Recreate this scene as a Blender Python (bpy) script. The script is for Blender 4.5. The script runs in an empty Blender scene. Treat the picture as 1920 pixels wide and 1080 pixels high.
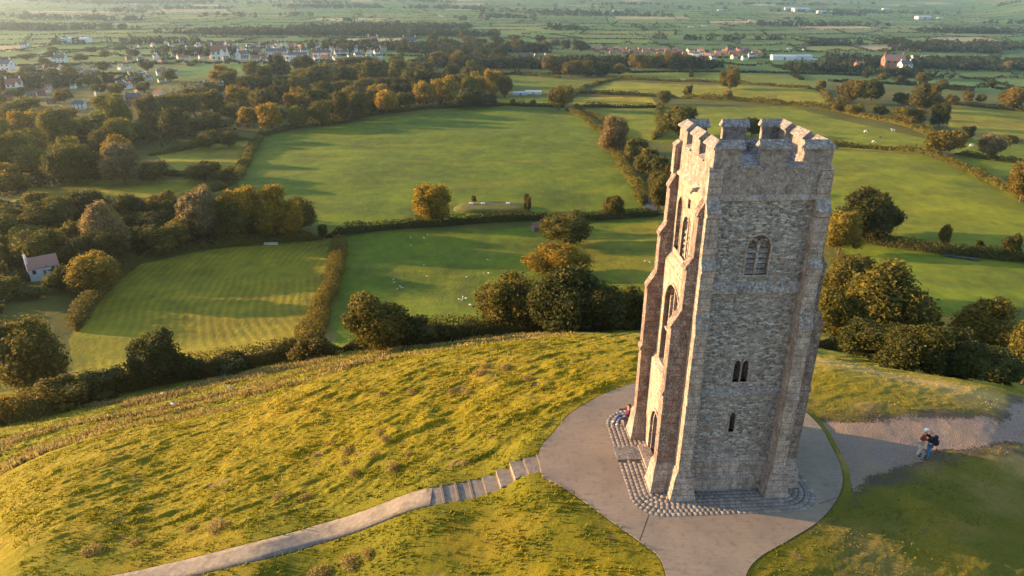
import bpy, bmesh, math, random
import numpy as np
from mathutils import Vector, Matrix

R = math.radians
scn = bpy.context.scene
COL = scn.collection

# ------------------------------------------------------------------ camera, sky, sun, exposure
F_PX, PITCH, ROLL, CAM_H = 1346.84, .4125, .009, 24.0
SUN_AZ, SUN_EL = R(13.0), R(9.0)          # sun stands to the left (-x), SUN_AZ ahead of it, SUN_EL above the horizon
cam_d = bpy.data.cameras.new('camera')
cam = bpy.data.objects.new('camera', cam_d)
COL.objects.link(cam)
cam_d.sensor_width = 36.0
cam_d.lens = 36.0 * F_PX / 1920.0
cam_d.clip_start, cam_d.clip_end = 0.5, 40000
cam.matrix_world = Matrix.Translation((0, 0, CAM_H)) @ Matrix.Rotation(math.pi / 2 - PITCH, 4, 'X') @ Matrix.Rotation(ROLL, 4, 'Z')
scn.camera = cam

world = bpy.data.worlds.new("World")
scn.world = world
world.use_nodes = True
wn = world.node_tree.nodes
sky = wn.new('ShaderNodeTexSky')
sky.sky_type = 'NISHITA'
sky.sun_disc = False
sky.sun_elevation = SUN_EL
sun_dir = Vector((-math.cos(SUN_AZ) * math.cos(SUN_EL), math.sin(SUN_AZ) * math.cos(SUN_EL), math.sin(SUN_EL)))
sky.sun_rotation = math.atan2(sun_dir.x, sun_dir.y)
sky.air_density = 1.0
sky.dust_density = 0.5
sky.ozone_density = 1.4
bg = wn['Background']
world.node_tree.links.new(sky.outputs[0], bg.inputs[0])
bg.inputs[1].default_value = 0.15

sun_d = bpy.data.lights.new('sun', 'SUN')
sun_d.energy = 4.5
sun_d.angle = R(0.6)
sun_d.color = (1.0, 0.67, 0.32)
sun = bpy.data.objects.new('sun', sun_d)
COL.objects.link(sun)
sun.rotation_euler = sun_dir.to_track_quat('Z', 'Y').to_euler()
sun.location = (-60, 40, 60)

vs = scn.view_settings
vs.view_transform = 'Standard'
vs.look = 'None'
vs.gamma = 1
vs.exposure = 1.82
scn.cycles.volume_bounces = 0
scn.cycles.max_bounces = 5
scn.cycles.transparent_max_bounces = 8

# ------------------------------------------------------------------ helpers: rays, noise, meshes
def ray(px, py):
    a, b = px - 960.0, py - 540.0
    cr, sr = math.cos(ROLL), math.sin(ROLL)
    X, Y = a * cr + b * sr, -a * sr + b * cr
    c, s = math.cos(PITCH), math.sin(PITCH)
    dx, dy = X / F_PX, -Y / F_PX
    return np.array([dx, c + dy * s, -s + dy * c])

def hash2(ix, iy, seed):
    h = (ix.astype(np.int64) * 374761393 + iy.astype(np.int64) * 668265263 + seed * 1442695041) & 0xFFFFFFFF
    h = ((h ^ (h >> 13)) * 1274126177) & 0xFFFFFFFF
    h = ((h ^ (h >> 16)) * 2246822519) & 0xFFFFFFFF
    h = h ^ (h >> 15)
    return (h & 0xFFFFFF) / float(0xFFFFFF)

def vnoise(x, y, seed=0):
    ix, iy = np.floor(x), np.floor(y)
    fx, fy = x - ix, y - iy
    u, v = fx * fx * (3 - 2 * fx), fy * fy * (3 - 2 * fy)
    a, b = hash2(ix, iy, seed), hash2(ix + 1, iy, seed)
    c, d = hash2(ix, iy + 1, seed), hash2(ix + 1, iy + 1, seed)
    return (a * (1 - u) + b * u) * (1 - v) + (c * (1 - u) + d * u) * v - 0.5

def fbm(x, y, seed=0, octs=3):
    r, a = 0, 1.0
    for i in range(octs):
        r = r + a * vnoise(x * 2 ** i + 17.3 * i, y * 2 ** i - 9.1 * i, seed + i)
        a *= 0.5
    return r

def smooth(e0, e1, x):
    t = np.clip((x - e0) / (e1 - e0), 0, 1)
    return t * t * (3 - 2 * t)

def mesh_np(name, verts, faces, mat=None, shade=False, attrs=None):
    """verts (N,3), faces (M,k) -> mesh datablock"""
    verts = np.asarray(verts, dtype=np.float32)
    faces = np.asarray(faces, dtype=np.int32)
    me = bpy.data.meshes.new(name)
    k = faces.shape[1]
    me.vertices.add(len(verts))
    me.vertices.foreach_set('co', verts.ravel())
    me.loops.add(faces.size)
    me.loops.foreach_set('vertex_index', faces.ravel())
    me.polygons.add(len(faces))
    me.polygons.foreach_set('loop_start', np.arange(0, faces.size, k, dtype=np.int32))
    me.update(calc_edges=True)
    if shade:
        me.polygons.foreach_set('use_smooth', np.ones(len(faces), dtype=bool))
    if mat:
        me.materials.append(mat)
    for an, arr in (attrs or {}).items():
        arr = np.asarray(arr, dtype=np.float32)
        if arr.ndim == 1:
            at = me.attributes.new(an, 'FLOAT', 'POINT')
            at.data.foreach_set('value', arr)
        else:
            at = me.attributes.new(an, 'FLOAT_COLOR', 'POINT')
            if arr.shape[1] == 3:
                arr = np.hstack([arr, np.ones((len(arr), 1), dtype=np.float32)])
            at.data.foreach_set('color', arr.ravel())
    return me

def link(name, me, parent=None):
    o = bpy.data.objects.new(name, me)
    COL.objects.link(o)
    if parent:
        o.parent = parent
    return o

def tag(o, label=None, cat=None, group=None, kind=None):
    if label: o['label'] = label
    if cat: o['category'] = cat
    if group: o['group'] = group
    if kind: o['kind'] = kind
    return o

def empty(name, loc=(0, 0, 0), rz=0.0):
    o = bpy.data.objects.new(name, None)
    COL.objects.link(o)
    o.location = loc
    o.rotation_euler = (0, 0, rz)
    o.empty_display_size = 0.2
    return o

class MB:
    """collects simple solids into one mesh"""
    def __init__(s):
        s.v, s.f = [], []
    def add(s, vs_, fs_):
        n = len(s.v)
        s.v += [tuple(v) for v in vs_]
        s.f += [tuple(i + n for i in f) for f in fs_]
    def box(s, x0, x1, y0, y1, z0, z1):
        s.add([(x0, y0, z0), (x1, y0, z0), (x1, y1, z0), (x0, y1, z0), (x0, y0, z1), (x1, y0, z1), (x1, y1, z1), (x0, y1, z1)],
              [(0, 3, 2, 1), (4, 5, 6, 7), (0, 1, 5, 4), (1, 2, 6, 5), (2, 3, 7, 6), (3, 0, 4, 7)])
    def frustum(s, a, b, z0, z1):
        x0, x1, y0, y1 = a
        u0, u1, w0, w1 = b
        s.add([(x0, y0, z0), (x1, y0, z0), (x1, y1, z0), (x0, y1, z0), (u0, w0, z1), (u1, w0, z1), (u1, w1, z1), (u0, w1, z1)],
              [(0, 3, 2, 1), (4, 5, 6, 7), (0, 1, 5, 4), (1, 2, 6, 5), (2, 3, 7, 6), (3, 0, 4, 7)])
    def prism(s, poly, fn, t0, t1):
        """poly: 2-D outline, fn(p, q, t) -> 3-D; extruded t0..t1"""
        n = len(poly)
        s.add([fn(p, q, t0) for p, q in poly] + [fn(p, q, t1) for p, q in poly],
              [tuple(range(n - 1, -1, -1)), tuple(range(n, 2 * n))] + [(i, (i + 1) % n, (i + 1) % n + n, i + n) for i in range(n)])
    def tube(s, pts, rads, n=8):
        rings = []
        up = Vector((0, 0, 1))
        for i, p in enumerate(pts):
            p = Vector(p)
            d = (Vector(pts[min(i + 1, len(pts) - 1)]) - Vector(pts[max(i - 1, 0)])).normalized()
            a = d.cross(up) if abs(d.dot(up)) < 0.95 else d.cross(Vector((1, 0, 0)))
            a.normalize()
            b = d.cross(a)
            r = rads[i]
            rings.append([p + (a * math.cos(t) + b * math.sin(t)) * r for t in [2 * math.pi * k / n for k in range(n)]])
        vs_ = [v for r_ in rings for v in r_]
        fs_ = [(i * n + k, i * n + (k + 1) % n, (i + 1) * n + (k + 1) % n, (i + 1) * n + k) for i in range(len(pts) - 1) for k in range(n)]
        fs_ += [tuple(range(n - 1, -1, -1)), tuple((len(pts) - 1) * n + k for k in range(n))]
        s.add(vs_, fs_)
    def mesh(s, name, mat, shade=False, fix=True):
        me = bpy.data.meshes.new(name)
        me.from_pydata(s.v, [], s.f)
        if fix:
            bm = bmesh.new(); bm.from_mesh(me)
            bmesh.ops.recalc_face_normals(bm, faces=bm.faces)
            bm.to_mesh(me); bm.free()
        if shade:
            for p in me.polygons: p.use_smooth = True
        if mat: me.materials.append(mat)
        return me
    def build(s, name, mat, parent=None, shade=False):
        return link(name, s.mesh(name, mat, shade), parent)

# ------------------------------------------------------------------ materials
class NT:
    def __init__(s, name):
        s.m = bpy.data.materials.new(name)
        s.m.use_nodes = True
        s.t = s.m.node_tree
        s.n = s.t.nodes
        s.b = s.n['Principled BSDF']
        s.b.inputs['Specular IOR Level'].default_value = 0.2
        s.b.inputs['Roughness'].default_value = 0.9
    def node(s, typ, ins=None, **kw):
        nd = s.n.new(typ)
        for k, v in kw.items(): setattr(nd, k, v)
        for k, v in (ins or {}).items():
            if isinstance(v, bpy.types.NodeSocket): s.t.links.new(v, nd.inputs[k])
            else: nd.inputs[k].default_value = v
        return nd
    def coord(s, which='Object'):
        return s.node('ShaderNodeTexCoord').outputs[which]
    def pos(s):
        return s.node('ShaderNodeNewGeometry').outputs['Position']
    def mapping(s, v, sc=(1, 1, 1), rot=(0, 0, 0)):
        return s.node('ShaderNodeMapping', {'Vector': v, 'Scale': sc, 'Rotation': rot}).outputs[0]
    def noise(s, v, scale, detail=3, rough=0.55, out='Fac', dist=0.0):
        return s.node('ShaderNodeTexNoise', {'Vector': v, 'Scale': scale, 'Detail': detail, 'Roughness': rough, 'Distortion': dist}).outputs[out]
    def voro(s, v, scale, feature='F1', out='Distance', rnd=1.0):
        return s.node('ShaderNodeTexVoronoi', {'Vector': v, 'Scale': scale, 'Randomness': rnd}, feature=feature).outputs[out]
    def ramp(s, fac, stops, interp='LINEAR'):
        nd = s.node('ShaderNodeValToRGB', {'Fac': fac})
        cr = nd.color_ramp
        cr.interpolation = interp
        while len(cr.elements) < len(stops): cr.elements.new(0.5)
        for e, (p, c) in zip(cr.elements, stops):
            e.position = p
            e.color = (c, c, c, 1) if not isinstance(c, tuple) else (*c, 1)
        return nd.outputs[0]
    def mix(s, fac, a, b, mode='MIX'):
        nd = s.node('ShaderNodeMix', data_type='RGBA', blend_type=mode)
        for i, v in ((0, fac), (6, a), (7, b)):
            if isinstance(v, bpy.types.NodeSocket): s.t.links.new(v, nd.inputs[i])
            else: nd.inputs[i].default_value = v if i == 0 else (*v, 1) if len(v) == 3 else v
        return nd.outputs[2]
    def math(s, op, a, b=0.5, c=None):
        nd = s.node('ShaderNodeMath', operation=op)
        for i, v in enumerate((a, b) if c is None else (a, b, c)):
            if isinstance(v, bpy.types.NodeSocket): s.t.links.new(v, nd.inputs[i])
            else: nd.inputs[i].default_value = v
        return nd.outputs[0]
    def bump(s, h, strength=0.5, dist=0.02, normal=None):
        ins = {'Height': h, 'Strength': strength, 'Distance': dist}
        if normal: ins['Normal'] = normal
        return s.node('ShaderNodeBump', ins).outputs[0]
    def done(s, color, normal=None, rough=None):
        if isinstance(color, tuple): s.b.inputs['Base Color'].default_value = (*color, 1)
        else: s.t.links.new(color, s.b.inputs['Base Color'])
        if normal: s.t.links.new(normal, s.b.inputs['Normal'])
        if rough is not None: s.b.inputs['Roughness'].default_value = rough
        return s.m

def mat_plain(name, col, rough=0.8, scale=6.0, var=0.25):
    m = NT(name)
    n = m.noise(m.coord(), scale, 4)
    c = m.mix(n, tuple(x * (1 - var) for x in col), tuple(min(1, x * (1 + var)) for x in col))
    return m.done(c, rough=rough)

def lichen(m, v, col, amt=0.62):
    a = m.ramp(m.noise(v, 3.2, 6, 0.7), [(amt - 0.06, 0.0), (amt + 0.03, 1.0)])
    b = m.ramp(m.noise(v, 17, 4, 0.7), [(0.50, 0.0), (0.60, 1.0)])
    k = m.math('MULTIPLY', a, b)
    k2 = m.ramp(m.noise(v, 26, 3, 0.6), [(0.55, 0.0), (0.61, 0.9)])
    k = m.math('MAXIMUM', k, m.math('MULTIPLY', k2, m.ramp(m.noise(v, 1.3, 3), [(0.42, 0.0), (0.6, 0.85)])))
    c = m.mix(k, col, (0.46, 0.44, 0.43))
    o = m.ramp(m.noise(m.mapping(v, (1, 1, 1), (1, 2, 3)), 5.5, 4, 0.6), [(0.66, 0.0), (0.72, 0.55)])
    return m.mix(o, c, (0.36, 0.20, 0.07))

def mat_rubble():
    m = NT('rubble_stone')
    co = m.coord()
    wob = m.mix(0.05, co, m.noise(co, 3.0, 3, 0.5, 'Color'), 'ADD')
    v = m.mapping(wob, (4.6, 4.6, 9.0))
    cell = m.voro(v, 1.0, 'F1', 'Color')
    edge = m.voro(v, 1.0, 'DISTANCE_TO_EDGE', 'Distance')
    sep = m.node('ShaderNodeSeparateColor', {'Color': cell})
    tone = m.ramp(sep.outputs[0], [(0, (0.085, 0.065, 0.062)), (0.25, (0.22, 0.175, 0.17)), (0.5, (0.12, 0.10, 0.105)), (0.68, (0.40, 0.34, 0.32)), (0.88, (0.24, 0.12, 0.055)), (0.93, (0.43, 0.39, 0.36))], 'CONSTANT')
    tone = m.mix(0.7, tone, m.noise(co, 22, 4, 0.6, 'Color'), 'OVERLAY')
    mort = m.ramp(edge, [(0.03, 1.0), (0.13, 0.0)])
    c = m.mix(mort, tone, (0.32, 0.275, 0.245))
    c = m.mix(m.ramp(m.noise(co, 0.5, 3), [(0.35, 0.0), (0.7, 0.4)]), c, (0.25, 0.22, 0.20))
    c = lichen(m, co, c, 0.55)
    h = m.math('ADD', m.math('MULTIPLY', m.ramp(edge, [(0.0, 0.0), (0.16, 1.0)]), 1.0), m.math('MULTIPLY', m.noise(co, 30, 4, 0.7), 0.5))
    return m.done(c, m.bump(h, 0.9, 0.05))

def mat_ashlar(name, base=(0.34, 0.255, 0.215), dark=(0.16, 0.113, 0.098)):
    m = NT(name)
    co = m.coord()
    # course lines follow z, joints alternate between courses; works on faces of either direction
    sep = m.node('ShaderNodeSeparateXYZ', {'Vector': m.mix(0.03, co, m.noise(co, 2.5, 3, 0.5, 'Color'), 'ADD')})
    along = m.math('ADD', sep.outputs[0], sep.outputs[1])
    v = m.node('ShaderNodeCombineXYZ', {'X': along, 'Y': sep.outputs[2]}).outputs[0]
    br = m.node('ShaderNodeTexBrick', {'Vector': v, 'Color1': (*base, 1), 'Color2': (*dark, 1), 'Mortar': (0.10, 0.08, 0.07, 1), 'Scale': 1.0,
                                        'Mortar Size': 0.016, 'Mortar Smooth': 0.6, 'Bias': -0.15, 'Brick Width': 0.58, 'Row Height': 0.33})
    c = m.mix(m.noise(co, 1.1, 5, 0.7), br.outputs['Color'], tuple(x * .95 for x in base))
    # weathering: soot-dark and bleached patches of many sizes, streaked downwards
    p1 = m.ramp(m.noise(m.mapping(co, (1, 1, .35)), 2.8, 7, 0.78), [(0.36, 0.55), (0.50, 0.95), (0.64, 1.35)])
    p2 = m.ramp(m.noise(co, 13, 5, 0.8), [(0.38, 0.5), (0.5, 1.0), (0.63, 1.5)])
    c = m.mix(1.0, c, p1, 'MULTIPLY')
    c = m.mix(0.8, c, p2, 'MULTIPLY')
    c = lichen(m, co, c, 0.57)
    h = m.math('ADD', m.math('MULTIPLY', br.outputs['Fac'], -0.8), m.math('MULTIPLY', m.noise(co, 11, 6, 0.8), 1.5))
    return m.done(c, m.bump(h, 1.0, 0.045))

def mat_coping(dark=(0.10, 0.078, 0.07), mid=(0.25, 0.205, 0.185), amt=0.01):
    m = NT('lichened_stone')
    co = m.coord()
    c = m.mix(m.ramp(m.noise(co, 3.5, 6, 0.75), [(0.36, 0.0), (0.64, 1.0)]), dark, mid)
    c = m.mix(m.ramp(m.noise(m.mapping(co, (1, 1, .5)), 1.2, 4, 0.7), [(0.5, 0.0), (0.66, 0.6)]), c, tuple(x * .6 for x in dark))
    k = m.ramp(m.noise(co, 9, 8, 0.8), [(0.48 + amt, 0.0), (0.62 + amt, 0.85)])
    k = m.math('MULTIPLY', k, m.ramp(m.noise(co, 1.7, 4), [(0.35, 0.35), (0.6, 1.0)]))
    c = m.mix(k, c, (0.50, 0.49, 0.50))
    return m.done(c, m.bump(m.noise(co, 14, 7, 0.8), 0.7, 0.025))

M = {}
M['rubble'] = mat_rubble()
M['ashlar'] = mat_ashlar('ashlar_stone')
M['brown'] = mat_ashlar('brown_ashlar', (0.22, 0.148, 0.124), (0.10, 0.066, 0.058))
M['coping'] = mat_coping()
M['weathered'] = mat_coping((0.11, 0.082, 0.074), (0.29, 0.23, 0.20), 0.04)
M['pale'] = mat_ashlar('sunlit_ashlar', (0.39, 0.285, 0.22), (0.22, 0.155, 0.122))  # lightened copy of the ashlar: west face's sunlight put into its colour
M['dark'] = mat_plain('dark_interior', (0.05, 0.04, 0.035))
M['joint'] = mat_plain('joint_dirt', (0.07, 0.055, 0.042))
M['white_wall'] = mat_plain('white_render', (0.60, 0.58, 0.56), 0.8, 0.6, 0.08)
M['cream_wall'] = mat_plain('cream_render', (0.50, 0.44, 0.36), 0.8, 0.6, 0.12)
M['brick_wall'] = mat_plain('red_brick', (0.30, 0.13, 0.09), 0.85, 1.0, 0.2)
M['slate'] = mat_plain('slate_roof', (0.11, 0.10, 0.105), 0.7, 1.5, 0.3)
M['tile'] = mat_plain('clay_tile_roof', (0.24, 0.105, 0.07), 0.8, 1.5, 0.3)
M['pink_tile'] = mat_plain('faded_tile_roof', (0.34, 0.175, 0.13), 0.8, 1.5, 0.2)
M['metal_roof'] = mat_plain('pale_sheet_roof', (0.42, 0.43, 0.45), 0.5, 0.7, 0.1)
M['glass'] = mat_plain('window_glass', (0.03, 0.035, 0.04), 0.15)
M['skin'] = mat_plain('skin', (0.45, 0.25, 0.18), 0.6)
M['wool'] = mat_plain('sheep_wool', (0.68, 0.64, 0.56), 0.95)
M['bark'] = mat_plain('bark', (0.10, 0.075, 0.055), 0.9, 3.0, 0.4)
M['timber'] = mat_plain('step_riser_timber', (0.20, 0.15, 0.11), 0.85, 8, 0.3)

def mat_concrete():
    m = NT('brushed_concrete')
    p = m.coord()
    st = m.noise(m.mapping(p, (0.7, 9, 1), (0, 0, 0.6)), 1.2, 4, 0.6)
    bl = m.noise(p, 0.35, 5, 0.6)
    c = m.mix(st, (0.22, 0.158, 0.112), (0.355, 0.262, 0.19))
    c = m.mix(m.ramp(bl, [(0.40, 0.0), (0.62, 0.75)]), c, (0.21, 0.155, 0.12))
    c = m.mix(m.ramp(m.noise(p, 2.6, 5, 0.75), [(0.52, 0.0), (0.66, 0.5)]), c, (0.125, 0.09, 0.07))
    c = m.mix(m.ramp(m.noise(p, 60, 2), [(0.55, 0.0), (0.75, 0.4)]), c, (0.16, 0.13, 0.11))
    h = m.math('ADD', st, m.math('MULTIPLY', m.noise(p, 40, 3), 0.6))
    return m.done(c, m.bump(h, 0.5, 0.02))
M['concrete'] = mat_concrete()
M['worn_path'] = mat_coping((0.17, 0.135, 0.11), (0.27, 0.215, 0.175), .16)

def mat_sett():
    m = NT('stone_setts')
    rnd = m.node('ShaderNodeAttribute', attribute_name='tint').outputs['Fac']
    p = m.coord()
    c = m.ramp(rnd, [(0, (0.17, 0.14, 0.12)), (0.5, (0.215, 0.175, 0.155)), (1, (0.27, 0.225, 0.20))])
    c = m.mix(0.5, c, m.noise(p, 12, 5, 0.7, 'Color'), 'OVERLAY')
    return m.done(c, m.bump(m.noise(p, 15, 4), 0.5, 0.02))
M['sett'] = mat_sett()

def mat_gravel():
    m = NT('trodden_gravel')
    p = m.pos()
    c = m.mix(m.ramp(m.noise(p, 9, 6, 0.85), [(0.30, 0.0), (0.70, 1.0)]), (0.17, 0.115, 0.092), (0.40, 0.285, 0.235))
    c = m.mix(m.ramp(m.noise(p, 0.55, 4, 0.6), [(0.42, 0.0), (0.62, 0.55)]), c, (0.34, 0.22, 0.13))
    h = m.math('ADD', m.noise(p, 9, 5, 0.8), m.voro(p, 14))
    cov = m.node('ShaderNodeAttribute', attribute_name='cover').outputs['Fac']
    a = m.math('GREATER_THAN', m.math('ADD', cov, m.math('MULTIPLY', m.math('SUBTRACT', m.noise(p, 7, 4, 0.8), 0.5), 1.6)), 0.5)
    m.done(c, m.bump(h, 1.0, 0.08))
    m.t.links.new(a, m.b.inputs['Alpha'])
    return m.m
M['gravel'] = mat_gravel()

def mat_ground():
    m = NT('grass_ground')
    p = m.pos()
    col = m.node('ShaderNodeAttribute', attribute_name='gcol').outputs['Color']
    near = m.node('ShaderNodeAttribute', attribute_name='near').outputs['Fac']
    far = m.math('SUBTRACT', 1.0, near)
    # near turf: blades, dry straw, moss
    a = m.noise(p, 2.2, 6, 0.75)
    b = m.noise(m.mapping(p, (3, 9, 6), (0, 0, 0.5)), 2.0, 4, 0.75)
    cn = m.mix(m.ramp(b, [(0.3, 0.0), (0.75, 1.0)]), (0.45, 0.55, 0.5), (1.65, 1.45, 1.5))
    cn = m.mix(m.ramp(a, [(0.35, 0.0), (0.7, 0.65)]), cn, (1.35, 1.05, 0.8))
    # far fields: broad mottling
    g = m.noise(p, 0.12, 6, 0.7)
    g2 = m.noise(m.mapping(p, (1, 0.35, 1), (0, 0, 0.2)), 0.5, 4, 0.8)
    cf = m.mix(m.ramp(g, [(0.3, 0.0), (0.7, 1.0)]), (0.72, 0.82, 0.8), (1.28, 1.12, 1.0))
    cf = m.mix(0.55, cf, m.mix(m.ramp(g2, [(0.3, 0.0), (0.7, 1.0)]), (0.7, 0.75, 0.8), (1.3, 1.22, 1.1)), 'MULTIPLY')
    k = m.mix(near, cf, cn)
    c = m.mix(1.0, col, k, 'MULTIPLY')
    hn = m.math('ADD', m.math('MULTIPLY', b, 0.7), m.noise(p, 9, 4, 0.8))
    hf = m.math('ADD', m.noise(p, 0.8, 5, 0.75), m.math('MULTIPLY', g2, 0.7))
    bn = m.bump(m.math('MULTIPLY', hn, near), 0.8, 0.12)
    bf = m.bump(m.math('MULTIPLY', hf, far), 0.6, 0.5, bn)
    return m.done(c, bf, 1.0)
M['ground'] = mat_ground()

def mat_foliage():
    m = NT('foliage')
    oc = m.node('ShaderNodeObjectInfo')
    t = m.node('ShaderNodeAttribute', attribute_name='tint').outputs['Fac']
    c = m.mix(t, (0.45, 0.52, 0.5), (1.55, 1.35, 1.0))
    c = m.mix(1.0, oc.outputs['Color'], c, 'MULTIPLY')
    m.done(c, rough=0.75)
    out = m.n['Material Output']
    tr = m.node('ShaderNodeBsdfTranslucent', {'Color': c})
    mx = m.node('ShaderNodeMixShader', {0: 0.40, 1: m.b.outputs[0], 2: tr.outputs[0]})
    m.t.links.new(mx.outputs[0], out.inputs['Surface'])
    return m.m
M['foliage'] = mat_foliage()

# ------------------------------------------------------------------ terrain height
# control points: (px, py, z): the ground at height z is seen at that spot of the view from the drone
CP = [(1010,865,0),(1185,960,0),(1055,780,-.02),(1190,725,-.2),(1505,765,-.1),(1590,880,-.05),(1480,1020,-.02),(1400,1080,-.1),(1240,1045,-.02),(1100,950,0),(1350,850,0),(1300,960,0),(1250,780,0),
 (1920,900,-.65),(1920,1080,-.9),(1700,1000,-.3),(1730,857,-.3),(1700,720,-.7),(1920,800,-.9),(1560,700,-.5),
 (900,1060,-1.5),(600,1070,-3.5),(800,940,-1.25),(500,1025,-3.4),(240,1080,-4.8),(0,1080,-6.3),(900,900,-1.1),(850,800,-2.1),(1050,700,-1.2),(600,850,-4.3),(300,930,-6.3),(0,980,-8.8),
 (1195,634,-2.4),(1000,645,-2.9),(800,668,-4.3),(600,708,-6.6),(300,795,-10.5),(0,892,-14.5),(1520,672,-1.9),(1700,706,-2.8),(1920,744,-4),
 # foot of the steep flank and the sheep terraces
 (0,872,-33),(300,778,-33),(600,697,-32),(800,658,-32),(1000,637,-33),(1195,629,-33),(1520,656,-33),(1920,725,-33),
 (0,835,-39),(300,755,-39),(600,682,-38.5),(1000,631,-39),
 (0,790,-45),(300,728,-45),(600,664,-45),(850,637,-45),(1000,624,-45),(1190,618,-45),(1530,648,-45),(1750,680,-45),(1920,710,-45),
 # valley fields
 (0,700,-53),(150,700,-55),(300,670,-57),(480,640,-58),(620,600,-60),(750,590,-60),(900,560,-62),(1150,560,-61),(1650,520,-58),(1900,560,-56),
 (0,560,-60),(250,520,-64),(450,470,-67),(640,440,-69),(900,418,-71),(1230,405,-71),(1640,455,-65),(1900,480,-62),
 (0,400,-72),(150,370,-75),(430,340,-77),(700,330,-76),(1000,320,-76),(1200,320,-75),(1600,300,-72),(1900,330,-70),
 (0,260,-83),(250,270,-84),(480,250,-84),(700,215,-84),(950,200,-84),(1250,200,-83),(1500,205,-80),(1750,260,-74),(1920,250,-76),
 (100,160,-92),(405,185,-88),(700,150,-90),(960,140,-94),(1280,150,-88),(1530,160,-83),(1850,190,-82),(1500,134,-98),(1850,158,-100),(1200,125,-97),
 (100,90,-104),(500,100,-98),(700,90,-99),(1000,90,-102),(1300,90,-105),(1800,100,-106),(930,78,-103),(100,50,-106),(600,50,-106),(1000,50,-106),(1500,50,-106),(1900,50,-106)]
def cp_world(px, py, z):
    d = ray(px, py)
    t = (z - CAM_H) / d[2]
    return d[0] * t, d[1] * t, z
_c = [cp_world(*c) for c in CP]
for px in (0, 300, 600, 800, 1000, 1195, 1520, 1920):          # the hidden flank sags under the line of sight
    top = [c for c in CP if c[0] == px and -15 < c[2] < -1.8 and c[1] < 900][0]
    lo = [c for c in CP if c[0] == px and c[2] in (-33, -32)][0]
    a, b = cp_world(*top), cp_world(*lo)
    _c.append(((a[0] + b[0]) / 2, (a[1] + b[1]) / 2, (a[2] + b[2]) / 2 - 1.6))
for az in range(-75, 76, 15):
    _c.append((12 * math.sin(R(az)), 12 * math.cos(R(az)), -2.0 - (2.5 if az < -20 else 0)))
    for rr in (5000, 12000): _c.append((rr * math.sin(R(az)), rr * math.cos(R(az)), -106))
for az in (-72, -55): _c += [(50*math.sin(R(az)), 50*math.cos(R(az)), -19), (120*math.sin(R(az)), 120*math.cos(R(az)), -46), (400*math.sin(R(az)), 400*math.cos(R(az)), -80), (1200*math.sin(R(az)), 1200*math.cos(R(az)), -100)]
for az in (55, 72): _c += [(50*math.sin(R(az)), 50*math.cos(R(az)), -7), (120*math.sin(R(az)), 120*math.cos(R(az)), -42), (400*math.sin(R(az)), 400*math.cos(R(az)), -68), (1200*math.sin(R(az)), 1200*math.cos(R(az)), -98)]
_c = np.array(_c)
def _warp(x, y):
    r = np.sqrt(x * x + y * y) + 1e-6
    return np.stack([np.arctan2(x, y) * 1.6, np.log(r)], -1)
_U = _warp(_c[:, 0], _c[:, 1])
def _ker(d2):
    return np.where(d2 > 1e-12, d2 * np.log(np.maximum(d2, 1e-12)), 0.0)
_n = len(_U)
_K = _ker(((_U[:, None] - _U[None]) ** 2).sum(-1)) + np.eye(_n) * 2e-5
_P = np.hstack([np.ones((_n, 1)), _U])
_A = np.block([[_K, _P], [_P.T, np.zeros((3, 3))]])
_W = np.linalg.solve(_A, np.concatenate([_c[:, 2], np.zeros(3)]))

# tower frame
TX, TY, TYAW = 8.3586, 29.5649, .0685
_tc, _ts = math.cos(TYAW), math.sin(TYAW)
def tw(X, Y): return TX + _tc * X - _ts * Y, TY + _ts * X + _tc * Y
def to_local(x, y): return _tc * (x - TX) + _ts * (y - TY), -_ts * (x - TX) + _tc * (y - TY)

def in_poly(x, y, poly):
    p = np.asarray(poly)
    inside = np.zeros(x.shape, bool)
    j = len(p) - 1
    for i in range(len(p)):
        c = ((p[i, 1] > y) != (p[j, 1] > y)) & (x < (p[j, 0] - p[i, 0]) * (y - p[i, 1]) / (p[j, 1] - p[i, 1] + 1e-12) + p[i, 0])
        inside ^= c
        j = i
    return inside
def dist_poly(x, y, poly, closed=True):
    p = np.asarray(poly)
    best = np.full(x.shape, 1e9)
    n = len(p)
    for i in range(n if closed else n - 1):
        a, b = p[i], p[(i + 1) % n]
        ab = b - a
        t = np.clip(((x - a[0]) * ab[0] + (y - a[1]) * ab[1]) / (ab @ ab + 1e-9), 0, 1)
        best = np.minimum(best, np.hypot(x - a[0] - t * ab[0], y - a[1] - t * ab[1]))
    return best
def spline(pts, n=8, closed=True):
    pts = [np.array(p, float) for p in pts]
    out = []
    N = len(pts)
    for i in range(N if closed else N - 1):
        if closed: p0, p1, p2, p3 = pts[i - 1], pts[i], pts[(i + 1) % N], pts[(i + 2) % N]
        else: p0, p1, p2, p3 = pts[max(i - 1, 0)], pts[i], pts[i + 1], pts[min(i + 2, N - 1)]
        for k in range(n):
            t = k / n
            out.append(0.5 * ((2 * p1) + (-p0 + p2) * t + (2 * p0 - 5 * p1 + 4 * p2 - p3) * t * t + (-p0 + 3 * p1 - 3 * p2 + p3) * t ** 3))
    if not closed: out.append(pts[-1])
    return np.array(out)

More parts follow.
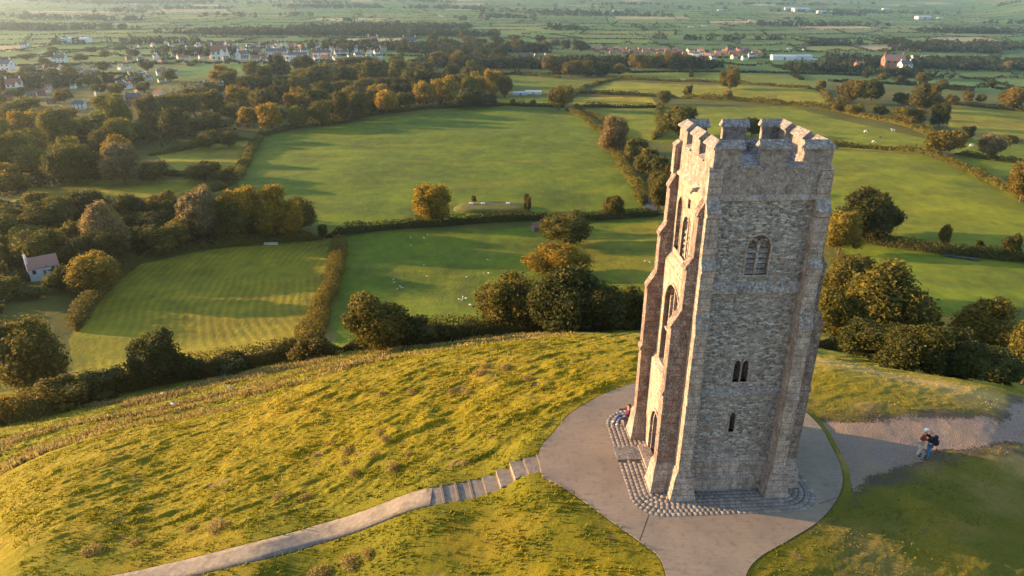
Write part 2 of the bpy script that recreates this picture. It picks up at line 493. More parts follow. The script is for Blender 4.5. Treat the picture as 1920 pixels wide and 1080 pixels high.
# paved ring (tower-local metres)
RING = [(-6.63,1.4),(-6.55,3.5),(-5.6,5.1),(-4.32,7.02),(-2.04,9.0),(.5,10.3),(4,10.9),(7.5,9.9),(9.5,7.3),(10.0,5),(9.77,3.0),(9.34,.99),(8.42,-.75),(6.56,-2.6),(4.41,-3.9),(2.6,-4.9),(1.6,-5.9),(1.0,-7.5),(.9,-10),
        (-2.6,-10),(-2.2,-8),(-1.6,-6.6),(-1.9,-5.0),(-2.5,-3.8),(-3.58,-2.35),(-5.09,-.35),(-6.29,.96)]
RING[18:19] = [(1.1,-10)]
RING = [p for p in RING if p not in ((-1.6,-6.6),)]
ring_l = spline(RING, 6)
ring_w = np.array([tw(*p) for p in ring_l])

def base_h(x, y):
    x, y = np.atleast_1d(np.asarray(x, float)), np.atleast_1d(np.asarray(y, float))
    sh = x.shape
    x, y = x.ravel(), y.ravel()
    out = np.empty(len(x))
    for i in range(0, len(x), 40000):
        u = _warp(x[i:i + 40000], y[i:i + 40000])
        k = np.zeros(len(u))
        for j in range(_n):
            k += _W[j] * _ker((u[:, 0] - _U[j, 0]) ** 2 + (u[:, 1] - _U[j, 1]) ** 2)
        out[i:i + 40000] = k + _W[_n] + u @ _W[_n + 1:]
    r = np.sqrt(x * x + y * y)
    # the levels, then far hills
    out = np.where(r > 2500, out * (1 - smooth(2500, 3200, r)) - 106 * smooth(2500, 3200, r), out)
    az = np.degrees(np.arctan2(x, y))
    hill = smooth(3300, 6500, r) * (20 + 45 * smooth(-5, 20, az) + 40 * fbm(x / 1500, y / 1500, 5)) + smooth(2900, 4200, r) * 55 * smooth(30, 35, az)
    out = out + hill
    # flat shelf under the paved ring
    X, Y = to_local(x, y)
    m = (r < 60) & (np.abs(X - 2) < 16) & (Y > -14) & (Y < 16)
    if m.any():
        d = np.where(in_poly(X[m], Y[m], RING), 0, dist_poly(X[m], Y[m], RING))
        k = 1 - smooth(0.2, 2.2, d)
        out[m] = out[m] * (1 - k) + (-0.06) * k
    return out.reshape(sh)

def hit(px, py, rmin=12.0):
    d = ray(px, py)
    h = math.hypot(d[0], d[1])
    r = np.exp(np.linspace(math.log(rmin), math.log(9000), 700))
    x, y, z = d[0] / h * r, d[1] / h * r, CAM_H + d[2] / h * r
    g = z - base_h(x, y)
    i = np.where(g < 0)[0]
    if len(i) == 0: return np.array([x[-1], y[-1], z[-1]])
    i = max(i[0], 1)
    t = g[i - 1] / (g[i - 1] - g[i]) if g[i - 1] > 0 else 0
    rr = r[i - 1] * (1 - t) + r[i] * t
    X, Y = d[0] / h * rr, d[1] / h * rr
    return np.array([X, Y, float(base_h(X, Y)[0])])

# footpath below the steps: centre line in view pixels
PATH_PX = [(806,932),(700,967),(600,1000),(500,1028),(400,1053),(300,1077),(200,1098),(80,1120)]
path_c = spline([np.array([-4.15, 30.22])] + [hit(*p)[:2] for p in PATH_PX[1:]], 6, False)
# gravel track on the right
TRACK_PX = [(1536,796),(1620,790),(1720,790),(1800,787),(1850,780),(1920,764),(1990,750),(1990,800),(1920,812),(1850,822),(1780,835),(1700,858),(1640,884),(1605,918),(1585,890),(1572,840)]
track_w = spline([hit(*p)[:2] for p in TRACK_PX], 5)
STEP_A, STEP_B = (-6.6, 2.45), (-12.6, 1.5)    # top and foot of the stair, tower-local
step_w = np.array([tw(*STEP_A), tw(*STEP_B)])
_st = np.linspace(0, 1, 30)[:, None] * (step_w[1] - step_w[0]) + step_w[0]
STEP_Z = np.minimum(base_h(_st[:, 0], _st[:, 1]), -.04)

# fields of the valley, outlined in view pixels -> world
FIELDS = [
 ([(445,345),(487,257),(640,232),(800,212),(905,200),(1062,202),(1085,217),(1140,252),(1165,300),(1200,345),(1205,392),(1120,402),(900,412),(780,425),(640,432),(570,418)], (0.100,0.130,0.002)),
 ([(640,440),(1010,425),(1235,405),(1235,560),(1200,620),(640,665),(622,600),(650,480)], (0.100,0.127,0.002)),
 ([(1090,440),(1235,405),(1235,540),(1110,520)], (0.150,0.141,0.006)),
 ([(265,495),(420,465),(615,450),(610,520),(580,620),(480,655),(340,690),(250,710),(140,710),(130,640),(185,550)], (0.201,0.169,0.008)),
 ([(290,290),(470,258),(430,335),(340,325)], (0.201,0.169,0.008)),
 ([(10,385),(60,340),(160,335),(430,338),(420,360),(350,380),(170,395)], (0.180,0.156,0.007)),
 ([(1540,280),(1730,292),(1840,325),(1920,380),(1960,420),(1920,488),(1640,450),(1500,400)], (0.144,0.156,0.004)),
 ([(1580,455),(1920,495),(1960,560),(1920,580),(1730,600),(1600,560)], (0.124,0.149,0.004)),
 ([(1090,205),(1480,200),(1740,262),(1750,290),(1540,276),(1300,266),(1240,266),(1140,250)], (0.150,0.164,0.004)),
 ([(1075,180),(1220,183),(1235,199),(1075,197)], (0.300,0.228,0.006)),
 ([(910,186),(1040,182),(1050,200),(905,199)], (0.240,0.207,0.006)),
 ([(1110,168),(1150,153),(1530,167),(1560,205),(1350,187),(1280,181),(1180,178)], (0.210,0.192,0.006)),
 ([(1150,130),(1340,130),(1540,148),(1535,165),(1340,152),(1160,150)], (0.120,0.141,0.004)),
 ([(960,142),(1130,152),(1070,175),(960,165)], (0.110,0.132,0.004)),
 ([(870,110),(1000,130),(1000,140),(860,135)], (0.140,0.132,0.006)),
 ([(1770,195),(1930,210),(1930,262),(1780,240)], (0.220,0.185,0.009)),
 ([(1780,255),(1930,272),(1930,350),(1790,300)], (0.120,0.141,0.004)),
]
FIELDS_W = [([hit(px, py, 90)[:2] for px, py in poly], c) for poly, c in FIELDS]

# irregular patchwork of the levels; returns row, column, distance to the nearest boundary
def cell(x, y):
    a = R(8)
    u, v = x * math.cos(a) + y * math.sin(a), -x * math.sin(a) + y * math.cos(a)
    v = v + 25 * np.sin(u / 340.0) + 14 * np.sin(u / 140.0 + 2)
    rh = 135.0
    rowf = v / rh
    row = np.floor(rowf)
    jit = hash2(row, row * 0, 3)
    wd = 110 + 190 * hash2(row, row * 0 + 1, 4)
    uu = u + jit * 400 + (v - row * rh) * (hash2(row, row * 0 + 2, 8) - 0.5) * 0.9
    colf = uu / wd
    colm = np.floor(colf)
    d = np.minimum(np.minimum(rowf - row, 1 - (rowf - row)) * rh, np.minimum(colf - colm, 1 - (colf - colm)) * wd)
    return row, colm, d

TERR = [hit(px, py, 80) for px, py in ((0,850),(300,768),(600,692))]
def ground_color(x, y):
    r = np.hypot(x, y)
    X, Y = to_local(x, y)
    col = np.empty(x.shape + (3,))
    # hill turf
    n = fbm(x / 2.3, y / 2.3, 11)
    n2 = fbm(x / 9, y / 9, 21)
    turf = np.array([.205, .172, .006])
    col[:] = turf
    n3 = fbm(x / 4.2, y / 3.0, 23, 4)
    rt = smooth(10, 16, x)[..., None] * (1 - smooth(36, 42, y))[..., None]
    rc = np.array([.150, .135, .016]) * (1 - smooth(-.1, .35, n3)[..., None]) + np.array([.30, .21, .075]) * smooth(-.1, .35, n3)[..., None]
    col = col * (1 - rt) + rc * rt
    fr = (1 - smooth(-1.5, 1.2, Y + 0.085 * np.minimum(X, 0) * 0))[..., None] * smooth(24, 26, r)[..., None]
    col = col * (1 - 0.55 * fr) + np.array([.100, .105, .008]) * 0.55 * fr
    nearp = ((r < 60) & (x < 6))
    if nearp.any():
        dpp = np.minimum(dist_poly(x[nearp], y[nearp], path_c, False), dist_poly(x[nearp], y[nearp], step_w, False))
        kp = (1 - smooth(1.0, 9.0, dpp + 2.5 * n2[nearp]))[:, None] * .62
        col[nearp] = col[nearp] * (1 - kp) + np.array([.120, .130, .008]) * kp
    dry = smooth(0.12, 0.45, n * 0.6 + n2)[..., None]
    col = col * (1 - 0.4 * dry) + np.array([.28, .20, .018]) * 0.4 * dry
    # bare soil scars
    soil = (smooth(0.47, 0.58, fbm(x / 1.1, y / 0.9, 31) + 0.18 * fbm(x / 6, y / 6, 33)) * (r < 60))[..., None]
    col = col * (1 - 0.8 * soil) + np.array([.17, .125, .05]) * 0.8 * soil
    # terraces beyond the crest: bands of straw, bracken and green
    band = ((r > 62) & (r < 175))
    bz = base_h(x[band], y[band]) if band.any() else None
    if band.any():
        w = fbm(x[band] / 14, y[band] / 14, 41)
        s = np.sin((bz + 5.5 * w) * 1.15) + .9 * fbm(x[band] / 5, y[band] / 3, 43)
        az = np.degrees(np.arctan2(x[band], y[band]))
        kk = smooth(0.05, 0.5, s)[:, None] * (1 - smooth(2, 10, az))[:, None]
        kb = smooth(0.0, .35, w + .15 * np.sin(bz * .9))[:, None] * (1 - smooth(-12, 0, az))[:, None]
        g = np.array([.190, .165, .010]) * (1 + .5 * fbm(x[band] / 3, y[band] / 1.5, 44))[:, None]
        c = g * (1 - kk * .8) + np.array([.31, .22, .055]) * kk * .8
        c = c * (1 - .7 * kb * kk) + np.array([.25, .155, .065]) * .7 * kb * kk
        t = smooth(50, 72, r[band])[:, None]
        col[band] = col[band] * (1 - t) + c * t
    crest = (np.exp(-((r - 52) / 3.0) ** 2))[..., None] * smooth(8, 16, x)[..., None]  # sunlit crest line right of the tower, painted into the turf as straw
    col = col * (1 - .8 * crest) + np.array([.42, .30, .11]) * .8 * crest
    # valley default
    v = smooth(140, 180, r)[..., None]
    vb = np.array([.095, .090, .012]) * (1 + .5 * fbm(x / 60, y / 60, 51))[..., None]
    col = col * (1 - v) + vb * v
    # patchwork of the levels
    row, cm, d = cell(x, y)
    h = hash2(row, cm, 61)
    pal = np.array([[.065,.125,.022],[.085,.150,.022],[.060,.115,.028],[.110,.165,.028],[.070,.135,.024],[.120,.150,.040],[.330,.250,.130],[.090,.140,.026],[.150,.170,.040]])
    idx = np.clip((h * 9).astype(int), 0, 8)
    idx = np.where((idx == 6) & (hash2(row, cm, 62) < 0.55), 4, idx)
    pc = pal[idx] * (0.85 + 0.3 * hash2(row, cm, 63))[..., None]
    f = smooth(900, 1000, r)[..., None]
    col = col * (1 - f) + pc * f
    for poly, c in FIELDS_W:
        p = np.asarray(poly)
        m = (x > p[:, 0].min()) & (x < p[:, 0].max()) & (y > p[:, 1].min()) & (y < p[:, 1].max())
        if not m.any(): continue
        ins = in_poly(x[m], y[m], poly)
        ii = np.where(m)
        ii = tuple(k[ins] for k in ii)
        xx, yy = x[ii], y[ii]
        b = 1 + 0.45 * fbm(xx / 25, yy / 18, 71)[..., None] + .30 * fbm(xx / 3.5, yy / 5, 72)[..., None]
        cc = np.array(c) * b
        yel = smooth(0.15, 0.5, fbm(xx / 30, yy / 11, 77))[..., None]
        cc = cc * (1 - .35 * yel) + np.array([.22, .19, .012]) * .35 * yel
        col[ii] = cc
    # mown swathes of the striped field
    poly = FIELDS_W[3][0]
    p = np.asarray(poly)
    m = (x > p[:, 0].min()) & (x < p[:, 0].max()) & (y > p[:, 1].min()) & (y < p[:, 1].max())
    if m.any():
        ins = in_poly(x[m], y[m], poly)
        ii = tuple(k[ins] for k in np.where(m))
        s = swath(x[ii], y[ii])
        col[ii] = col[ii] * (1 - .20 * smooth(0.2, 0.8, s))[..., None]
    # edges of the gravel track: trodden dark soil
    near = (x > 12) & (r < 70)
    if near.any():
        dd = dist_poly(x[near], y[near], track_w)
        k = (1 - smooth(0.2, 1.7, dd + 1.5 * fbm(x[near] / 1.3, y[near] / .8, 81) + .3 * (y[near] < 33)))[..., None]
        k = k * smooth(.35, .9, dist_poly(x[near], y[near], ring_w))[..., None]
        col[near] = col[near] * (1 - .85 * k) + np.array([.085, .065, .055]) * .85 * k
    return np.clip(col, 0.004, 1)
_swc = (78.0, 236.0)
def swath(x, y):
    rr = np.hypot(x - _swc[0], (y - _swc[1]) * 1.0) + 3.0 * fbm(x / 40, y / 40, 91)
    return 0.5 + 0.5 * np.sin(rr * 2 * math.pi / 2.2 + 2.5 * fbm(x / 14, y / 14, 95)) * np.clip(.75 + 1.4 * fbm(x / 18, y / 18, 96), 0, 1.3)

def detail_h(x, y):
    """tussocks, terracettes, ruts: real relief on top of the broad shape"""
    r = np.hypot(x, y)
    X, Y = to_local(x, y)
    ux, uy = x * .90 + y * .43, -x * .43 + y * .90
    left = 1 - smooth(4, 12, x - 0.2 * (y - 30))
    back = smooth(32, 38, y)
    amt = 0.35 + 0.65 * np.maximum(left * smooth(-1.5, 3.0, Y + 0.10 * X), 0.6 * back * (1 - smooth(10, 18, x)))
    t1 = fbm(ux / 1.35 + 0.8 * vnoise(x / 2, y / 2, 7), uy / 0.55 + .5 * vnoise(x / 3, y / 3, 8), 101, 2)
    t2 = fbm(ux / 0.33, uy / 0.22, 111, 2)
    t3 = fbm(ux / 5.0, uy / 2.2, 121, 2)
    tus = np.maximum(t1, -0.16) * 0.27 + t2 * 0.06 + t3 * 0.26
    d = tus * amt * (1 - smooth(75, 120, r) * 0.75)
    # terraces: sheep tracks along the contour
    k = smooth(62, 80, r) * (1 - smooth(140, 165, r))
    d = d + k * (0.55 * fbm(ux / 8, uy / 1.6, 131, 3) + .25 * fbm(x / 1.6, y / 1.2, 135, 2))
    # fields: soft swells
    k = smooth(150, 200, r)
    d = d * (1 - k) + k * (1.1 * fbm(x / 42, y / 42, 141, 3) + 0.12 * fbm(x / 4, y / 4, 151, 2)) * (1 - smooth(1500, 3000, r))
    return d
def ground_h(x, y):
    x, y = np.asarray(x, float), np.asarray(y, float)
    z = base_h(x, y)
    r = np.hypot(x, y)
    d = detail_h(x, y)
    nr = r < 80
    if nr.any():
        xn, yn = x[nr], y[nr]
        dr = dist_poly(xn, yn, ring_w)
        ins = in_poly(xn, yn, ring_w)
        dp = dist_poly(xn, yn, path_c, False)
        ds = dist_poly(xn, yn, step_w, False)
        dt = dist_poly(xn, yn, track_w)
        it = in_poly(xn, yn, track_w)
        mk = smooth(0.05, 1.0, dr) * smooth(0.9, 1.9, dp) * smooth(1.1, 2.2, ds)
        mk = np.where(ins, 0, mk)
        mk = mk * np.where(it, 0.0, smooth(0.2, 1.6, dt))
        dn = d[nr] * mk
        zz = z[nr] + dn
        zz = np.where(ins, np.minimum(zz, -0.10), zz)
        rim = (1 - smooth(0.0, 0.5, dr)) * (~ins)
        zz = zz * (1 - rim) + np.minimum(np.maximum(zz, -0.02), 0.03) * rim
        zz = np.where(dp < 0.80, np.minimum(zz, z[nr]) - 0.07, zz)
        a0, a1 = step_w
        tt = np.clip(((xn - a0[0]) * (a1 - a0)[0] + (yn - a0[1]) * (a1 - a0)[1]) / ((a1 - a0) @ (a1 - a0)), 0, 1)
        lz = np.interp(tt, np.linspace(0, 1, 30), STEP_Z)
        tu = ((xn - a0[0]) * (a1 - a0)[0] + (yn - a0[1]) * (a1 - a0)[1]) / ((a1 - a0) @ (a1 - a0))
        kk = (1 - smooth(0.75, 2.3, ds)) * (~ins) * (1 - smooth(.97, 1.04, tu))
        zz = zz * (1 - kk) + lz * kk
        zz = np.where((ds < 0.68) & ~ins & (tu < 1.0), lz - .22, zz)
        # the track is worn about a quarter of a metre into the turf
        wear = np.where(it, 1.0, 1 - smooth(0.0, 1.3, dt)) * (~ins) * smooth(0.1, .5, dr)
        zz = zz - 0.10 * wear
        z[nr] = zz
    z[~nr] = z[~nr] + d[~nr]
    p = np.asarray(FIELDS_W[3][0])
    m = (x > p[:, 0].min()) & (x < p[:, 0].max()) & (y > p[:, 1].min()) & (y < p[:, 1].max())
    if m.any():
        ii = np.where(m)
        ins = in_poly(x[ii], y[ii], FIELDS_W[3][0])
        ii = tuple(k[ins] for k in ii)
        z[ii] += 0.06 * swath(x[ii], y[ii])
    return z

def polar_patch(azs, rs):
    A, Rr = np.meshgrid(azs, rs)
    x, y = Rr * np.sin(A), Rr * np.cos(A)
    z = ground_h(x, y)
    c = ground_color(x, y)
    nr_ = 1 - smooth(60, 110, Rr)
    nr_, nc = x.shape[0], x.shape[1]
    v = np.stack([x, y, z], -1).reshape(-1, 3)
    i = np.arange((nr_ - 1) * nc).reshape(nr_ - 1, nc)[:, :-1].ravel()
    f = np.stack([i, i + 1, i + 1 + nc, i + nc], -1)
    near = (1 - smooth(60, 120, np.hypot(v[:, 0], v[:, 1])))
    return v, f, c.reshape(-1, 3), near
def build_ground():
    azn = np.radians(np.linspace(-52, 48, 1250))
    rn = np.concatenate([np.arange(16, 22, .3), np.arange(22, 60, .06), np.arange(60, 84, .16)])
    azf = np.radians(np.linspace(-62, 62, 1150))
    rf = np.concatenate([np.arange(82, 285, .48), np.exp(np.linspace(math.log(285), math.log(9000), 520))])
    a = polar_patch(azn, rn)
    b = polar_patch(azf, rf)
    b[0][:, 2] -= np.where(np.hypot(b[0][:, 0], b[0][:, 1]) < 84, 0.05, 0)
    # coarse skirt round and behind the drone so that the hill is whole from other viewpoints
    azs = np.radians(np.concatenate([np.linspace(47.5, 308.5, 120)]))
    A, Rr = np.meshgrid(azs, np.concatenate([[0.5, 6], np.exp(np.linspace(math.log(12), math.log(400), 40))]))
    xs, ys = Rr * np.sin(A), Rr * np.cos(A)
    azd = np.degrees(azs)
    hh = -2.5 - 75 * smooth(25, 300, Rr)
    e1 = base_h(Rr * math.sin(R(47.5)), Rr * math.cos(R(47.5)))
    e0 = base_h(Rr * math.sin(R(-51.5)), Rr * math.cos(R(-51.5)))
    k1 = 1 - smooth(47.5, 90, azd)[None]
    k0 = smooth(265, 308.5, azd)[None]
    hh = hh * (1 - k1) * (1 - k0) + e1 * k1 + e0 * k0 - 0.08
    vc = np.stack([xs, ys, hh], -1).reshape(-1, 3)
    nc = len(azs); nr2 = Rr.shape[0]
    i = np.arange((nr2 - 1) * nc).reshape(nr2 - 1, nc)[:, :-1].ravel()
    fc = np.stack([i, i + 1, i + 1 + nc, i + nc], -1)
    cc = np.tile(np.array([.10, .115, .02]), (len(vc), 1))
    # fill under the drone, nearer than the fine patch
    A, Rr = np.meshgrid(np.radians(np.linspace(-53, 49, 40)), np.array([0.5, 5, 9, 12, 14, 16.2]))
    xs, ys = Rr * np.sin(A), Rr * np.cos(A)
    vd = np.stack([xs, ys, np.maximum(base_h(xs, ys), -6) - 0.05], -1).reshape(-1, 3)
    i = np.arange(5 * 40).reshape(5, 40)[:, :-1].ravel()
    fd = np.stack([i, i + 1, i + 41, i + 40], -1)
    cd = np.tile(np.array([.10, .115, .02]), (len(vd), 1))
    V, Fc, Cc, Nn, off = [], [], [], [], 0
    for v, f, c, n_ in (a, b, (vc, fc, cc, np.ones(len(vc))), (vd, fd, cd, np.ones(len(vd)))):
        V.append(v); Fc.append(f + off); Cc.append(c); Nn.append(n_); off += len(v)
    me = mesh_np('ground', np.vstack(V), np.vstack(Fc)[:, ::-1], M['ground'], True, {'gcol': np.vstack(Cc), 'near': np.concatenate(Nn)})
    tag(link('ground', me), kind='structure')
build_ground()

# ------------------------------------------------------------------ the paved ring, setts, path, steps, track
def sheet(name, outline, mat, zfun, thick=0.12, attrs=None):
    """flat slab with that outline; zfun(x, y) is its top"""
    n = len(outline)
    bm = bmesh.new()
    zs = zfun(np.array([p[0] for p in outline]), np.array([p[1] for p in outline]))
    top = [bm.verts.new((p[0], p[1], z)) for p, z in zip(outline, zs)]
    bot = [bm.verts.new((p[0], p[1], z - thick)) for p, z in zip(outline, zs)]
    f = bm.faces.new(top)
    for i in range(n): bm.faces.new((top[i], bot[i], bot[(i + 1) % n], top[(i + 1) % n]))
    bmesh.ops.triangulate(bm, faces=[f])
    bmesh.ops.recalc_face_normals(bm, faces=bm.faces)
    me = bpy.data.meshes.new(name)
    bm.to_mesh(me); bm.free()
    me.materials.append(mat)
    return link(name, me)
o = sheet('paved_ring', [tuple(p) for p in ring_l], M['concrete'], lambda x, y: x * 0, 0.25)
o.location = (TX, TY, 0); o.rotation_euler = (0, 0, TYAW)
tag(o, kind='structure')
# two narrow construction joints in the concrete
j = MB()
def joint(a, b, w=.035):
    a, b = Vector((*a, 0)), Vector((*b, 0))
    d = (b - a).normalized(); n_ = Vector((-d.y, d.x, 0)) * w / 2
    j.add([(a - n_) + Vector((0, 0, .004)), (b - n_) + Vector((0, 0, .004)), (b + n_) + Vector((0, 0, .004)), (a + n_) + Vector((0, 0, .004))], [(0, 1, 2, 3)])
joint((-1.75, -1.9), (-2.6, -3.6))
joint((6.9, -1.6), (8.0, -1.2))
o = j.build('path_joint', M['dark']); o.location = (TX, TY, 0); o.rotation_euler = (0, 0, TYAW); tag(o, kind='structure')

def rrect(x0, x1, y0, y1, r, step):
    """points + tangents round a rounded rectangle"""
    pts = []
    segs = [((x0 + r, y0), (x1 - r, y0)), ((x1, y0 + r), (x1, y1 - r)), ((x1 - r, y1), (x0 + r, y1)), ((x0, y1 - r), (x0, y0 + r))]
    cen = [(x1 - r, y0 + r, -90), (x1 - r, y1 - r, 0), (x0 + r, y1 - r, 90), (x0 + r, y0 + r, 180)]
    per = 2 * (x1 - x0 + y1 - y0) - 8 * r + 2 * math.pi * r
    n = max(8, int(per / step))
    L = per / n
    out, s, k = [], 0.0, 0
    def at(s):
        for (a, b), (cx, cy, a0) in zip(segs, cen):
            l = math.hypot(b[0] - a[0], b[1] - a[1])
            if s < l:
                t = s / l if l else 0
                return (a[0] + (b[0] - a[0]) * t, a[1] + (b[1] - a[1]) * t, math.atan2(b[1] - a[1], b[0] - a[0]))
            s -= l
            l = math.pi / 2 * r
            if s < l:
                th = R(a0) + s / r
                return (cx + r * math.cos(th), cy + r * math.sin(th), th + math.pi / 2)
            s -= l
        return (segs[0][0][0], segs[0][0][1], 0)
    return [at((i + .5) * L) for i in range(n)], L
rng = random.Random(5)
vs_, fs_, tn = [], [], []
X0_, X1_, Y0_, Y1_ = -2.42, 7.05, -2.1, 7.2
for row in range(10):
    off = 0.13 + row * 0.245
    r_ = max(1.55 - off * .62, .25)
    pts, L = rrect(X0_ + off, X1_ - off, Y0_ + off, Y1_ - off, r_, 0.27)
    sh = rng.random()
    for (x, y, a) in pts:
        if -2.45 < x < -.2 and 2.35 < y < 3.62: continue          # the slab in front of the door
        if .1 < x < 4.9 and .1 < y < 4.9: continue
        hl, hw = L * .49 * (1 + rng.uniform(-.08, .03)), .1205
        z = 0.0105 + rng.uniform(0, .0012)
        x += math.cos(a) * sh * L; y += math.sin(a) * sh * L * (1 if row % 2 else 1)
        a += rng.uniform(-.03, .03)
        c, s = math.cos(a), math.sin(a)
        base = len(vs_)
        for (u, w, zz) in ((-hl, -hw, 0), (hl, -hw, 0), (hl, hw, 0), (-hl, hw, 0)):
            vs_.append((x + u * c - w * s, y + u * s + w * c, .001))
        for (u, w, zz) in ((-hl, -hw, 0), (hl, -hw, 0), (hl, hw, 0), (-hl, hw, 0)):
            u *= .97; w *= .955
            vs_.append((x + u * c - w * s, y + u * s + w * c, z))
        fs_ += [(base + 4, base + 5, base + 6, base + 7)] + [(base + i, base + (i + 1) % 4, base + 4 + (i + 1) % 4, base + 4 + i) for i in range(4)]
        tn += [rng.random()] * 8
me = mesh_np('stone_setts', vs_, fs_, M['sett'], False, {'tint': tn})
o = link('stone_setts', me); o.location = (TX, TY, 0); o.rotation_euler = (0, 0, TYAW); tag(o, kind='structure')
bed = MB()
pts, L = rrect(X0_, X1_, Y0_, Y1_, 1.55, .2)
bed.add([(x, y, .006) for x, y, a in pts], [tuple(range(len(pts)))])
o = bed.build('setts_bed', M['joint']); o.location = (TX, TY, 0); o.rotation_euler = (0, 0, TYAW); tag(o, kind='structure')
sl = MB()
sl.box(-2.44, -1.52, 2.4, 3.58, -.02, .03); sl.box(-1.49, -.35, 2.4, 3.58, -.02, .035)
o = sl.build('paving_slab', M['coping']); o.location = (TX, TY, 0); o.rotation_euler = (0, 0, TYAW); tag(o, kind='structure')

# footpath: ribbon laid on the hillside
def ribbon(name, c, w, mat, thick=.1, lift=.02):
    c = np.asarray(c)
    t = np.gradient(c, axis=0); t /= np.linalg.norm(t, axis=1)[:, None]
    n_ = np.stack([-t[:, 1], t[:, 0]], -1)
    m = 5
    vs_, fs_ = [], []
    zc = base_h(c[:, 0], c[:, 1])
    for i in range(len(c)):
        for k in range(m):
            u = (k / (m - 1) - .5) * w
            p = c[i] + n_[i] * u
            vs_.append((p[0], p[1], zc[i] * .5 + .5 * float(base_h(p[0], p[1])[0]) + lift))
        for k in (0, m - 1):
            q = vs_[i * (m + 2) + k]
            vs_.append((q[0], q[1], q[2] - thick))
    s = m + 2
    for i in range(len(c) - 1):
        for k in range(m - 1): fs_.append((i * s + k, i * s + k + 1, (i + 1) * s + k + 1, (i + 1) * s + k))
        fs_.append((i * s + m, i * s, (i + 1) * s, (i + 1) * s + m)); fs_.append((i * s + m - 1, i * s + m + 1, (i + 1) * s + m + 1, (i + 1) * s + m - 1))
    o = link(name, mesh_np(name, vs_, fs_, mat)); bm = bmesh.new(); bm.from_mesh(o.data); bmesh.ops.recalc_face_normals(bm, faces=bm.faces)
    if sum(f.normal.z for f in bm.faces) < 0: bmesh.ops.reverse_faces(bm, faces=bm.faces)
    bm.to_mesh(o.data); bm.free()
    return o
fine = spline(path_c[::3], 10, False)
sf = np.array(tw(*STEP_B))
start = fine[0]
tag(ribbon('footpath', fine, 1.42, M['worn_path'], .3), kind='structure')
# stair between ring and footpath
NS = 8
stair = empty('garden_steps', (*tw(*STEP_A), 0), TYAW)
sdir = Vector((STEP_B[0] - STEP_A[0], STEP_B[1] - STEP_A[1], 0)); SL = sdir.length; sdir.normalize()
sn = Vector((-sdir.y, sdir.x, 0))
ztot = -float(base_h(*fine[0])[0]) - .02
def at_stair(d, w, z):
    p = sdir * d + sn * w
    return (p.x, p.y, z)
tread_len = SL / NS
for i in range(NS):
    qx, qy = tw(*(np.array(STEP_A) + (np.array(STEP_B) - np.array(STEP_A)) * (i + .5) / NS))
    z = min(-.05, float(base_h(qx, qy)[0])) - .02
    d0, d1 = i * tread_len, (i + 1) * tread_len + .02
    b = MB(); b.add([at_stair(d0, -.70, z - .35), at_stair(d1, -.70, z - .35), at_stair(d1, .70, z - .35), at_stair(d0, .70, z - .35),
                     at_stair(d0, -.70, z), at_stair(d1, -.70, z - .03), at_stair(d1, .70, z - .03), at_stair(d0, .70, z)],
                    [(0, 3, 2, 1), (4, 5, 6, 7), (0, 1, 5, 4), (1, 2, 6, 5), (2, 3, 7, 6), (3, 0, 4, 7)])
    b.build('tread', M['worn_path'], stair)
    b = MB(); b.add([at_stair(d0 - .07, -.74, z - .3), at_stair(d0 + .05, -.74, z - .3), at_stair(d0 + .05, .74, z - .3), at_stair(d0 - .07, .74, z - .3),
                     at_stair(d0 - .07, -.74, z + .07), at_stair(d0 + .05, -.74, z + .07), at_stair(d0 + .05, .74, z + .07), at_stair(d0 - .07, .74, z + .07)],
                    [(0, 3, 2, 1), (4, 5, 6, 7), (0, 1, 5, 4), (1, 2, 6, 5), (2, 3, 7, 6), (3, 0, 4, 7)])
    b.build('riser', M['timber'], stair)
tag(stair, 'flight of eight shallow concrete steps with timber risers joining the paved ring to the footpath', 'steps')

# gravel track: own surface inside the worn hollow
xs = np.arange(track_w[:, 0].min() - .5, track_w[:, 0].max() + .5, .07); ys = np.arange(track_w[:, 1].min() - .5, track_w[:, 1].max() + .5, .07)
gx, gy = np.meshgrid(xs, ys)
ok = in_poly(gx, gy, track_w) | (dist_poly(gx, gy, track_w) < 1.3)
ok &= ~in_poly(gx, gy, ring_w)
gz = base_h(gx, gy) - .10 + .02 + .035 * fbm(gx / .9, gy / .9, 211) * 1.0
edge = dist_poly(gx, gy, track_w)
inn = in_poly(gx, gy, track_w)
gz = gz + np.where(inn, 0.0, smooth(0, 1.3, edge) * .085)
idx = np.arange(gx.size).reshape(gx.shape)
q = ok[:-1, :-1] & ok[1:, :-1] & ok[:-1, 1:] & ok[1:, 1:]
fs_ = np.stack([idx[:-1, :-1][q], idx[:-1, 1:][q], idx[1:, 1:][q], idx[1:, :-1][q]], -1)
used, inv = np.unique(fs_, return_inverse=True)
vv = np.stack([gx.ravel(), gy.ravel(), gz.ravel()], -1)[used]
sd = np.where(inn, -edge, edge)
fade = 1 - smooth(-.5, 1.2, sd - .9 * fbm(gx / 2.0, gy / 1.5, 201, 3))
rd = dist_poly(gx, gy, ring_w); fade = fade * smooth(.1, .5, rd)
tag(link('gravel_track', mesh_np('gravel_track', vv, inv.reshape(-1, 4), M['gravel'], True, {'cover': fade.ravel()[used]})), kind='structure')

